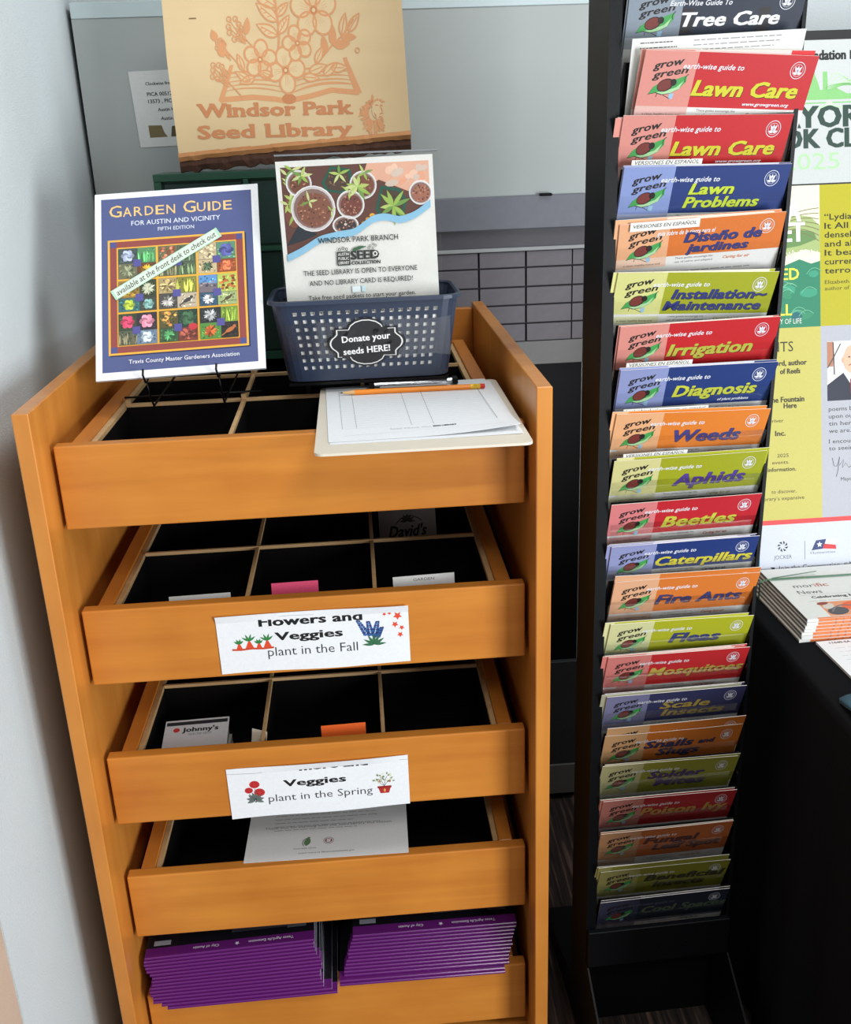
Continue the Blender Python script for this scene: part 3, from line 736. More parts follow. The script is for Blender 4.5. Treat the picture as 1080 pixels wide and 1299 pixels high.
# ================================================================== SEED COLLECTION FLYER in an acrylic holder
fl = thing('flyer_holder', 'clear acrylic holder with white seed collection flyer standing in the navy basket', 'flyer', (0.104, 0.192, 1.1815))
FW, FH = 0.216, 0.292
p = Print(0.00006, 0.012)
p.body(0, 0, FW, FH, 0.0004, (222, 222, 216), nx=6, ny=6)
def flc(q): return q[1]
# picture area: wavy lower edge
def wave(x):
    t = x / FW
    return 0.175 + 0.027 * (1 - math.cos(min(t, .48) / .48 * PI)) / 2 + 0.0 + (0.022 * math.sin(max(0, t - .42) / .2 * PI * .5) if .42 < t < .62 else (0.022 - 0.006 * math.sin((t - .62) / .2 * PI) if .62 <= t < .82 else (0.022 if t < .42 else 0.022 + 0.016 * (t - .82) / .18)) if t >= .42 else 0)
N_ = 36; us = [0.006 + (FW - 0.012) * i / N_ for i in range(N_ + 1)]
WP = [(0, .165), (.004, .167), (.026, .176), (.053, .191), (.080, .196), (.101, .1975), (.112, .204), (.128, .2150), (.147, .2170), (.166, .2105), (.188, .2170), (.211, .232), (.22, .237)]
def wint(u):
    for (a, va), (b, vb) in zip(WP, WP[1:]):
        if a <= u <= b: return va + (vb - va) * (u - a) / (b - a)
wv = [sum(wint(min(.2199, max(0, u + d))) for d in (-.006, -.003, 0, .003, .006)) / 5 for u in us]
V = []; F = []
for u, q in zip(us, wv): V += [(u, q), (u, FH - 0.008)]
p.add(V, [(2 * i, 2 * i + 2, 2 * i + 3, 2 * i + 1) for i in range(N_)], (94, 58, 48), 1)
V = []
for u, q in zip(us, wv): V += [(u, q - .009), (u, q + .0005)]
p.add(V, [(2 * i, 2 * i + 2, 2 * i + 3, 2 * i + 1) for i in range(N_)], (136, 186, 212), 32)
rg = random.Random(8)
p.poly([(0.11, 0.245), (0.14, 0.262), (FW - .006, 0.232), (FW - .006, FH - .008), (0.125, FH - .008)], (218, 168, 142), 2)
for q in range(16): p.ell(rg.uniform(.15, .205), rg.uniform(.255, .278), rg.uniform(.004, .010), rg.uniform(.003, .006), rg.choice(((228, 190, 166), (205, 186, 170), (222, 160, 130), (196, 190, 180))), 2.4, rg.random(), 8)
def cup(u, v, r, soil, lay=5, rv=None):
    rv = rv or r
    p.ell(u, v, r, rv, (196, 190, 188), lay, n=22); p.ell(u, v, r * .9, rv * .88, (132, 104, 96), lay + .3, n=20); p.ell(u + r * .04, v - r * .05, r * .80, rv * .76, soil, lay + .6, n=18)
    for q in range(int(60 * r / .03)):
        a = rg.random() * 6.28; d = r * .74 * math.sqrt(rg.random())
        p.ell(u + d * math.cos(a), v + d * math.sin(a) * rv / r - r * .05, .0016, .0011, rg.choice(((96, 56, 44), (160, 108, 84), (70, 44, 38), (188, 138, 110), (120, 76, 58))), lay + .9, a, 6)
    p.ring(u, v, r, 0.0016, (226, 224, 224), lay + 1.2, 22, rv)
def sprout(u, v, n, l, lay=10, a0=0.3):
    for k in range(n): p.leaf(u, v, l * rg.uniform(.7, 1.1), l * .24, a0 + k * 6.28 / n + rg.uniform(-.3, .3), rg.choice(((150, 180, 84), (176, 196, 106), (112, 150, 70), (196, 206, 140))), lay)
def greenpot(pts, lay=4):
    p.poly(pts, (22, 84, 66), lay); c = (sum(a for a, b in pts) / len(pts), sum(b for a, b in pts) / len(pts))
    p.poly([(c[0] + (a - c[0]) * .8, c[1] + (b - c[1]) * .8) for a, b in pts], (74, 56, 44), lay + .4)
    for q in range(30): p.ell(c[0] + rg.uniform(-.012, .012), c[1] + rg.uniform(-.009, .009), .0016, .0011, rg.choice(((96, 66, 50), (54, 42, 36), (130, 96, 70))), lay + .7, 0, 6)
p.poly([(0.006, 0.18), (0.03, 0.215), (0.05, 0.193), (0.03, 0.186)], (36, 44, 52), 3)
p.ell(0.0195, 0.226, 0.0130, .022, (120, 70, 54), 3)
for q in range(10): sprout(0.012 + rg.random() * .012, 0.222 + q * .0065, 3, .016, 4)
greenpot([(0.061, 0.262), (0.075, 0.283), (0.102, 0.278), (0.105, 0.258), (0.088, 0.246), (0.066, 0.25)])
greenpot([(0.133, 0.223), (0.142, 0.254), (0.168, 0.249), (0.178, 0.233), (0.172, 0.214), (0.14, 0.208)])
cup(0.030, 0.262, 0.017, (110, 66, 48)); cup(0.118, 0.256, 0.018, (118, 70, 52))
cup(0.047, 0.228, 0.0300, (126, 80, 62), 6); cup(0.099, 0.231, 0.0185, (112, 62, 52), 6)
cup(0.197, 0.242, 0.0155, (158, 100, 80), 4); cup(0.090, 0.204, 0.0175, (52, 52, 56), 5, .012)
p.ell(0.090, 0.205, .0022, .0018, (206, 200, 190), 8, n=8)
sprout(0.110, 0.254, 8, .022); sprout(0.086, 0.272, 5, .016); sprout(0.158, 0.226, 9, .024); sprout(0.042, 0.238, 4, .014); sprout(0.072, 0.224, 3, .010); sprout(0.120, 0.272, 4, .014); sprout(0.034, 0.272, 6, .018); sprout(0.099, 0.248, 3, .013)
for u, v in ((.128, .215), (.116, .205), (.178, .212), (.122, .21)): p.ell(u, v, .004, .003, (228, 168, 56), 4.5)
dk = (34, 38, 36)
nflyer = len(p.v)
p.text('WINDSOR PARK BRANCH', 0.050, 0.1615, 0.0072, dk, 14, w=0.112, bold=0.008)
p.rect(0.075, 0.130, 0.093, 0.149, (46, 52, 50), 14)
for q, t in enumerate(('AUSTIN', 'PUBLIC', 'LIBRARY')): p.text(t, 0.0765, 0.1435 - q * .0058, 0.0038, (214, 214, 208), 15, w=0.015, bold=.01)
for q in range(3): p.ring(0.079 + q * .005, 0.152 + (q == 1) * .0015, .0017, .0008, dk, 14, 10)
p.text('SEED', 0.0945, 0.1375, 0.0115, dk, 14, w=0.039, bold=0.045)
p.text('COLLECTION', 0.0945, 0.1305, 0.0045, dk, 14, w=0.0405, bold=0.04)
p.ell(0.105, 0.1525, .0085, .0022, (52, 92, 60), 14, .25); p.stroke([(0.097, .149), (.102, .1505), (.116, .1545)], .0016, (52, 92, 60), 15)
for u, v in ((.122, .155), (.126, .152), (.130, .155), (.127, .157), (.120, .152)): p.ring(u, v, .0014, .0006, dk, 14, 8)
p.ell(.1285, .1440, .0034, .0034, (214, 214, 208), 15); p.ell(.1285, .1440, .0018, .002, dk, 16, n=8)
p.text('THE SEED LIBRARY IS OPEN TO EVERYONE', 0.0265, 0.1185, 0.0066, dk, 14, w=0.160, bold=0.006)
p.text('AND NO LIBRARY CARD IS REQUIRED!', 0.0335, 0.1045, 0.0066, dk, 14, w=0.146, bold=0.006)
p.rect(0.093, 0.0925, 0.1045, 0.1005, (222, 236, 238), 14); p.rect(0.1065, 0.093, 0.1115, 0.1005, (190, 222, 230), 14)
p.text('Take free seed packets to start your garden.', 0.0305, 0.0850, 0.0058, dk, 14, w=0.152, bold=0.006)
for q in range(3): p.text(('Limit of five packets each visit.', 'Please donate seeds you have saved', 'and share with your neighbours.')[q], 0.035, 0.064 - q * .013, .0055, dk, 14, w=.14)
p.v[nflyer:] = [(a, b_ + 0.0195, h + 32 * p.dh) for a, b_, h in p.v[nflyer:]]
tf = math.radians(5)
FF = frame((-FW / 2, 0, 0.002), (1, 0, 0.012), (-0.012, math.sin(tf), math.cos(tf)))
p.build('flyer_sheet', FF, M['print'], fl)
TF = Matrix.Rotation(-tf, 4, 'X')
MB().box(-0.112, 0.112, -0.0030, -0.0012, 0.0, 0.300, 0.0006, T=TF).build('front_plate', M['clear'], fl)
MB().box(-0.112, 0.112, 0.0012, 0.0028, 0.0, 0.300, 0.0006, T=TF).build('rear_plate', M['clear'], fl)
MB().box(-0.112, 0.112, -0.0030, 0.0028, 0.3005, 0.3030, 0.0005, T=TF).build('top_edge', M['steel'], fl)

# ================================================================== NAVY BASKET
bk_ = thing('seed_basket', 'navy blue perforated plastic basket with a donate your seeds sign', 'basket', (0.104, 0.235, 1.1745))
def basket_mesh():
    bm = bmesh.new()
    hx0, hy0, hx1, hy1 = 0.1160, 0.058, 0.1310, 0.074   # half sizes at bottom / top
    rc = 0.022; H = 0.112
    nfx, nfy, nc = 35, 17, 4
    def loop(hx, hy):
        P = []
        sides = [((-hx + rc, -hy), (hx - rc, -hy), nfx), ((hx, -hy + rc), (hx, hy - rc), nfy), ((hx - rc, hy), (-hx + rc, hy), nfx), ((-hx, hy - rc), (-hx, -hy + rc), nfy)]
        cs = [(hx - rc, -hy + rc, -PI / 2), (hx - rc, hy - rc, 0), (-hx + rc, hy - rc, PI / 2), (-hx + rc, -hy + rc, PI)]
        for (a, b, n), (cx_, cy_, t0) in zip(sides, cs):
            for i in range(n): P.append((a[0] + (b[0] - a[0]) * i / n, a[1] + (b[1] - a[1]) * i / n))
            for k in range(nc): t = t0 + PI / 2 * k / nc; P.append((cx_ + rc * math.cos(t), cy_ + rc * math.sin(t)))
        return P
    nv = 20
    rows = []
    for j in range(nv + 1):
        f = j / nv; L_ = loop(hx0 + (hx1 - hx0) * f, hy0 + (hy1 - hy0) * f)
        rows.append([bm.verts.new((x, y, 0.002 + H * f)) for x, y in L_])
    n = len(rows[0])
    starts = [0, nfx + nc, nfx + nc + nfy + nc, 2 * nfx + 2 * nc + nfy]; lens = [nfx, nfy, nfx, nfy]
    hole = set()
    for s_, l in zip(starts, lens):
        for i in range(1, l - 1, 2):
            for j in range(3, 19, 2): hole.add((s_ + i, j))
    for j in range(nv):
        for i in range(n):
            if (i, j) in hole: continue
            bm.faces.new((rows[j][i], rows[j][(i + 1) % n], rows[j + 1][(i + 1) % n], rows[j + 1][i]))
    bm.faces.new(rows[0][::-1])
    me = bpy.data.meshes.new('body'); bm.to_mesh(me); bm.free(); me.materials.append(M['basket']); return me, loop(hx1, hy1)
bme, rimloop = basket_mesh()
bo = bpy.data.objects.new('body', bme); COL.objects.link(bo); bo.parent = bk_
md = bo.modifiers.new('thick', 'SOLIDIFY'); md.thickness = 0.0018; md.offset = -1
# rolled rim
mb = MB(); ring_pts = rimloop
V = []; F = []; n = len(ring_pts)
prof = [(-0.002, 0.1115), (-0.002, 0.1165), (0.001, 0.1185), (0.005, 0.1175), (0.006, 0.113), (0.0045, 0.113), (0.004, 0.1155), (0.001, 0.1160), (0.0005, 0.1115)]
for (x, y) in ring_pts:
    l = math.hypot(x / 0.131, y / 0.074); ox, oy = x / 0.131 / l, y / 0.074 / l
    if abs(y) >= 0.0739: ox, oy = 0, math.copysign(1, y)
    elif abs(x) >= 0.1309: ox, oy = math.copysign(1, x), 0
    for d, z in prof: V.append((x + ox * d, y + oy * d, z + 0.0005))
m_ = len(prof)
for i in range(n):
    for k in range(m_): F.append((i * m_ + k, i * m_ + (k + 1) % m_, ((i + 1) % n) * m_ + (k + 1) % m_, ((i + 1) % n) * m_ + k))
mb.quadmesh(V, F).build('rim', M['basket'], bk_, smooth=False)
# plaque: black bracket-shaped card with white border
p = Print(0.00010)
def plaque(s, t=0.0):
    a, b_ = 0.0445 * s, 0.0300 * s
    P = []
    def bez(c, r0, r1, t0, t1, n=7): return [(c[0] + r0 * math.cos(t0 + (t1 - t0) * k / n), c[1] + r1 * math.sin(t0 + (t1 - t0) * k / n)) for k in range(n + 1)]
    P += bez((0, 0.0165 * s), 0.0225 * s, 0.0145 * s, 0.12, PI - 0.12)
    P += [(-0.0275 * s, 0.0185 * s), (-0.0375 * s, 0.0185 * s), (-0.0375 * s, 0.0125 * s)]
    P += bez((-0.030 * s, 0), 0.0165 * s, 0.012 * s, PI - .9, PI + .9)
    P += [(-0.0375 * s, -0.0125 * s), (-0.0375 * s, -0.0185 * s), (-0.0275 * s, -0.0185 * s)]
    P += bez((0, -0.0165 * s), 0.0225 * s, 0.0130 * s, PI + 0.12, 2 * PI - 0.12)
    P += [(0.0275 * s, -0.0185 * s), (0.0375 * s, -0.0185 * s), (0.0375 * s, -0.0125 * s)]
    P += bez((0.030 * s, 0), 0.0165 * s, 0.012 * s, -.9, .9)
    P += [(0.0375 * s, 0.0125 * s), (0.0375 * s, 0.0185 * s), (0.0275 * s, 0.0185 * s)]
    return P
p.fan((0, 0), plaque(1.10), (26, 26, 28), 0); p.fan((0, 0), plaque(1.03), (228, 228, 226), 1); p.fan((0, 0), plaque(0.985), (34, 34, 37), 2)
n_ = len(plaque(1.1)); P1 = plaque(1.10); b0 = len(p.v); p.v += [(a, b_, 0) for a, b_ in P1] + [(a, b_, -0.0008) for a, b_ in P1]
for i in range(n_): p.f.append((b0 + i, b0 + n_ + i, b0 + n_ + (i + 1) % n_, b0 + (i + 1) % n_)); p.c.append((*lin((20, 20, 22)), 1))
rg = random.Random(3)
for q in range(22): p.ell(rg.uniform(-.03, .03), rg.uniform(-.018, .018), rg.uniform(.003, .008), rg.uniform(.002, .004), (43, 43, 47) if q % 2 else (28, 28, 31), 2.4, rg.random(), 10)
p.text('Donate your', 0, 0.0030, 0.0085, (240, 240, 240), 4, w=0.063, bold=0.022, align='c', rot=0.055)
p.text('seeds HERE!', 0, -0.0140, 0.0085, (240, 240, 240), 4, w=0.061, bold=0.022, align='c', rot=0.055)
an = math.atan2(0.016, 0.112)
BF = lambda a, b_, h: (a * 1.08 - 0.001, -0.0672 - b_ * math.sin(an) - 0.0022 - h, 0.0560 + b_ * math.cos(an) * 1.06)
p.build('donate_sign', BF, M['gloss'], bk_)
tpz = MB()
V = []; F = []
nseg = 24
for i in range(nseg + 1):
    x = -0.118 + 0.236 * i / nseg
    for z in (0.034, 0.088):
        V.append((x, -0.0592 - (z - 0.002) * 0.143 - 0.0006 - 0.0004 * math.sin(i * 1.7), z + 0.0015 * math.sin(i * .9 + z * 50)))
for i in range(nseg): F.append((2 * i, 2 * i + 2, 2 * i + 3, 2 * i + 1))
to = tpz.quadmesh(V, F).build('clear_tape', M['tape'], bk_)
md = to.modifiers.new('t', 'SOLIDIFY'); md.thickness = 0.0002
p = Print(0.00005)
p.body(-0.1015, 0, 0.1015, 0.094, 0.0004, (240, 240, 236), nx=2, ny=2)
o = p.build('envelope', lambda a, b_, h: (a, -h, b_), M['print']); o.location = (0.104, 0.235 - 0.0556, 1.1800); o.rotation_euler = (math.atan2(0.016, 0.112), 0, 0)
tag(o, 'white envelope standing against the inside front of the navy basket', 'envelope')
# wire riser the basket stands on
rs = thing('basket_riser', 'low black wire riser under the navy basket', 'stand', (0.104, 0.235, 1.1475))
mb = MB()
mb.box(-0.115, 0.115, -0.052, -0.047, 0.0215, 0.0258).box(-0.115, 0.115, 0.047, 0.052, 0.0215, 0.0258)
for x in (-0.112, 0.0, 0.112): mb.box(x - 0.002, x + 0.002, -0.047, 0.047, 0.0215, 0.0258)
mb.build('top_frame', M['wire'], rs)
for x in (-0.090, 0.100):
    for y in (-0.0155,):
        MB().box(x - 0.0035, x + 0.0035, y - 0.003, y + 0.003, 0.0035, 0.0213, 0.0004).build('leg', M['wire'], rs)
    MB().tube([(x, 0.05, 0.0213), (x, 0.135, 0.004), (x, 0.15, 0.0035)], 0.002, 6).build('leg', M['wire'], rs)

# ================================================================== CLIPBOARD, papers, pencil
cbz = 1.1535
clp = thing('clipboard', 'cream clipboard with silver clip lying on the top drawer', 'clipboard', (0.163, 0.066, cbz))
def rrect(x0, x1, y0, y1, r, n=5):
    P = []
    for cx_, cy_, t0 in ((x1 - r, y1 - r, 0), (x0 + r, y1 - r, PI / 2), (x0 + r, y0 + r, PI), (x1 - r, y0 + r, 1.5 * PI)):
        P += [(cx_ + r * math.cos(t0 + PI / 2 * k / n), cy_ + r * math.sin(t0 + PI / 2 * k / n)) for k in range(n + 1)]
    return P
M['cream'] = plain('cream_hardboard', (226, 218, 200), 0.5, var=0.03)
MB().prism(rrect(-0.131, 0.129, -0.182, 0.150, 0.010), 'z', 0, 0.0032).build('board', M['cream'], clp)
cm = MB(); cm.box(-0.045, 0.055, 0.118, 0.140, 0.0058, 0.0098, 0.0012).box(-0.035, 0.045, 0.140, 0.148, 0.0036, 0.0086, 0.001)
cm.tube([(-0.052, 0.122, 0.0112), (0.062, 0.128, 0.0112)], 0.0032, 8)
cm.build('clip', M['steel'], clp)
MB().box(-0.060, -0.052, 0.112, 0.130, 0.0062, 0.0150, 0.001).build('clip_end', M['black_plastic'], clp); MB().box(0.062, 0.070, 0.118, 0.136, 0.0062, 0.0150, 0.001).build('clip_end', M['black_plastic'], clp)
def sheetpaper(name, label, x0, y0, w_, h_, z, rot, curl, prt=None, group=None, t=0.0003, col=(238, 241, 243)):
    p = Print(0.00006)
    p.body(-w_ / 2, -h_ / 2, w_ / 2, h_ / 2, t, col, nx=14, ny=14)
    if prt: prt(p)
    c_, s_ = math.cos(rot), math.sin(rot)
    def f(a, b_, h):
        cz_ = curl * max(0, (a / w_ + .5) * 1.3 - .55) ** 2 * max(0, (.5 - b_ / h_) - .5) ** 2
        return (x0 + a * c_ - b_ * s_, y0 + a * s_ + b_ * c_, z + h + t + cz_)
    o = p.build(name, f, M['print'])
    return tag(o, label, 'paper', group)
def form(p):
    g = (150, 158, 164); lt = (198, 206, 214)
    for x in (-0.100, -0.082, -0.012, 0.016, 0.098): p.rect(x, -0.088, x + 0.0006, 0.112, g, 1)
    for q in range(19): p.rect(-0.100, -0.088 + q * .0108, 0.098, -0.0876 + q * .0108, lt, 1)
    p.rect(-0.098, -0.120, 0.102, -0.1194, lt, 1)
    p.text('Seed Check Out', -0.040, -0.1035, 0.0060, (196, 202, 206), 2, w=0.052, bold=0.02)
    p.text('SEED LIBRARY', 0.014, -0.1025, 0.0055, (40, 42, 44), 2, w=0.030, bold=0.04)
sheetpaper('form_sheet', 'lower white form sheet showing beneath the printed one on clipboard', 0.166, 0.062, 0.236, 0.284, cbz + 0.0034, 0.015, 0.004)
sheetpaper('form_sheet', 'topmost white form with ruled columns and curled corner on clipboard', 0.162, 0.072, 0.236, 0.284, cbz + 0.0042, 0.03, 0.06, form)
pc = thing('pencil', 'orange pencil with red eraser lying across the clipboard form', 'pencil', (0.165, 0.138, cbz + 0.0046 + 0.0040), rz=-0.01)
# lies just in front of the clip
pc.location.y = 0.156
def hexrod(x0, x1, r): return MB().tube([(x0, 0, 0), (x1, 0, 0)], r, 6)
hexrod(-0.083, 0.083, 0.0038).build('barrel', M['pencil'], pc)
MB().tube([(-0.083, 0, 0), (-0.100, 0, 0)], 0.0038, 10, [0.0037, 0.0012]).build('cone', M['pencil_wood'], pc)
MB().tube([(-0.100, 0, 0), (-0.1045, 0, 0)], 0.001, 8, [0.0012, 0.0003]).build('lead', M['lead'], pc)
mb = MB(); mb.tube([(0.083, 0, 0), (0.0865, 0, 0), (0.087, 0, 0), (0.0905, 0, 0), (0.091, 0, 0), (0.0965, 0, 0)], .004, 12, [.0039, .0039, .0035, .0039, .0035, .0039]); mb.build('ferrule', M['brass'], pc)
MB().tube([(0.0965, 0, 0), (0.1025, 0, 0), (0.1035, 0, 0)], .0036, 12, [.0036, .0035, .0026]).build('eraser', M['eraser'], pc)

# ================================================================== BROCHURE RACK
RX, RY, RYAW = 0.538, 0.042, 0.032
rack = thing('brochure_rack', 'tall black metal brochure rack with tiered angled pockets beside the cabinet', 'rack', (RX, RY, 0), RYAW)
TL_ = math.radians(21)
xl, xr = -0.128, 0.1155
for s_, x, xf in ((-1, xl, xl + 0.016), (1, xr, xr - 0.005)):
    mb = MB()
    a, b = sorted((x, x - s_ * 0.0015)); mb.box(a, b, 0.012, 0.106, 0.19, 1.82)
    a, b = sorted((x, xf)); mb.box(a, b, 0.0105, 0.0118, 0.19, 1.82)
    mb.build('side_panel', M['black_metal'], rack)
    a, b = sorted((x, x - s_ * 0.003))
    mb = MB().prism([(0.106, 0.19), (0.0, 0.19), (-0.20, 0.055), (-0.22, 0.0), (0.33, 0.0), (0.33, 0.022), (0.106, 0.07)], 'x', a, b)
    mb.build('foot', M['black_metal'], rack)
MB().box(xl + 0.0016, xr - 0.0016, 0.1035, 0.1055, 0.19, 1.82).build('back_panel', M['black_metal'], rack)
MB().box(xl + 0.003, xr - 0.003, 0.070, 0.073, 0.0, 0.205).build('kick_plate', M['black_metal'], rack)
MB().box(xl + 0.003, xr - 0.003, 0.074, 0.33, 0.004, 0.020).build('base_plate', M['black_metal'], rack)
sh = MB().box(xl + 0.0016, xr - 0.0016, 0.0, 0.0100, 0.19, 0.262, 0.001).build('shroud', M['black_metal'], rack)
for k in range(5): MB().box(-0.09 + k * 0.042, -0.084 + k * 0.042, -0.0006, 0.0, 0.222, 0.227).build('slot', M['black_plastic'], sh)
MB().box(xl, xr, 0.012, 0.106, 1.8203, 1.823).build('top_cap', M['black_metal'], rack)

plate_me = MB().box(-0.1085, 0.1085, 0.0078, 0.0092, -0.222, -0.0042).box(-0.1085, 0.1085, -0.006, 0.0078, -0.2225, -0.2205).mesh('pocket', M['black_metal'])
lip_me = MB().box(-0.1080, 0.1080, -0.0066, -0.0056, -0.222, -0.034).mesh('front_lip', M['clear'])
Mpitch = 0.0627
RED, PINK = (208, 30, 38), (226, 148, 136)
BLU, LAV = (30, 58, 128), (140, 158, 212)
ORG, PEA = (228, 122, 46), (240, 178, 134)
OLI, PYE = (172, 178, 30), (222, 222, 142)
NVT = (44, 52, 118); YGT = (206, 202, 44)
Bw = 0.216
def logo(p, u0, v0, k=1.0, ink=(30, 26, 26)):
    """the printed mark: two handwritten words over a leaf with a beetle"""
    def T(a, b): return (u0 + a * k, v0 + b * k * 0.82)
    p.text('grow', *T(0.003, 0.0330), 0.0078 * k, ink, 3, w=0.038 * k, bold=0.03, shear=0.3, rot=0.18)
    p.text('green', *T(0.004, 0.0205), 0.0076 * k, ink, 3, w=0.044 * k, bold=0.03, shear=0.3, rot=0.18)
    L_ = [T(0.003, 0.0), T(0.008, 0.010), T(0.016, 0.0165), T(0.028, 0.018), T(0.040, 0.0235), T(0.047, 0.0265), T(0.047, 0.018), T(0.040, 0.008), T(0.030, 0.002), T(0.020, 0.0), T(0.012, 0.0025)]
    p.poly([(a - .0008, b - .0008) for a, b in L_], ink, 3)
    p.poly(L_, (66, 160, 80), 4)
    p.poly([T(0.012, 0.0025), T(0.022, 0.0045), T(0.036, 0.010), T(0.044, 0.019), T(0.040, 0.008), T(0.030, 0.002), T(0.020, 0.0)], (170, 214, 160), 5)
    p.ell(*T(0.022, 0.0125), 0.0105 * k, 0.0070 * k, ink, 6, 0.35); p.ell(*T(0.0215, 0.0125), 0.0092 * k, 0.0060 * k, (118, 48, 42), 7, 0.35)
    p.ell(*T(0.0315, 0.0165), 0.0040 * k, 0.0040 * k, ink, 7)
    p.stroke([T(0.014, 0.001), T(0.013, -0.004)], 0.0007, ink, 4); p.stroke([T(0.020, 0), T(0.031, -0.006)], 0.0007, ink, 4)
    p.poly([T(0.029, 0.001), T(0.035, 0.002), T(0.034, -0.006), T(0.029, -0.006)], (150, 190, 216), 4)
    p.arc(T(0.0485, 0.028), T(0.046, 0.017), -.25, 0.0008, ink, 5)
def seal(p, u, v, c=(224, 226, 236)):
    p.ring(u, v, 0.0092, 0.0007, c, 3, 22); p.ring(u, v, 0.0066, 0.0004, c, 3, 18)
    for a in (-.5, 0, .5): p.leaf(u, v - .003, .0085, .0030, PI / 2 + a, c, 4)
    p.leaf(u, v - .004, .006, .003, PI / 2 + 1.3, c, 4); p.leaf(u, v - .004, .006, .003, PI / 2 - 1.3, c, 4)
def brochure_mesh(title, base, side, tcol, sub='earth-wise guide to', small=None, hdr=0.056, extra=None, subc=(232, 234, 240), foot=None, thick=0.0008, footc=(222, 222, 220), vs=1.1):
    base = tuple(int(x * .92) for x in base); side = tuple(int(x * .95) for x in side)
    p = Print(0.00005)
    H_ = 0.218 / vs
    p.body(0, -H_, Bw, 0, thick, (224, 224, 220), (236, 232, 222), nx=6, ny=6)
    p.rect(0, -hdr, Bw, 0, base, 1, 6, 2); p.rect(0, -hdr, 0.066, 0, side, 2, 3, 2)
    p.rect(0, -hdr - 0.013, 0.066, -hdr, tuple(int(x * .55 + 100) for x in side), 1)
    p.text('a clean, healthy home and', 0.010, -hdr - 0.010, 0.0026, (90, 60, 60), 3, w=0.048)
    p.text('These guides encourage the', 0.078, -hdr - 0.0045, 0.0026, (80, 80, 84), 3, w=0.05); p.text('use of native and adapted', 0.078, -hdr - 0.0095, 0.0026, (80, 80, 84), 3, w=0.05)
    p.text('Caring for air', 0.142, -hdr - 0.0085, 0.0036, base, 3, w=0.036, shear=.3, bold=.02)
    p.lines(0.075, 0.205, -hdr - 0.022, 8, 0.007, (150, 150, 152), rng=random.Random(5))
    logo(p, 0.010, -0.0475)
    seal(p, 0.194, -0.0165)
    if sub: p.text(sub, 0.050, -0.0185, 0.0058, subc, 4, w=0.076, bold=0.012, shear=0.25)
    sh_ = tuple(int(x * .35) for x in base)
    for t, fu, v, cap, wf in title:
        for (du, dv, c, ly) in ((0.0007, -0.0008, sh_, 4), (0, 0, tcol, 5)):
            p.text(t, fu * Bw + du, v + dv, cap, c, ly, w=wf * Bw, bold=0.045, shear=0.22)
    if small: p.text(small[0], small[1], small[2], 0.0036, subc, 5, w=small[3], bold=0.02, shear=0.3)
    if foot: p.rect(0.0, -hdr - 0.003, Bw, -hdr, footc, 3)
    if extra: extra(p)
    p.v = [(a, b * vs, h) for a, b, h in p.v]
    return p
def bmap(curve):
    return lambda a, b, h: (a - Bw / 2, -h + curve * math.sin(a / Bw * PI), b)
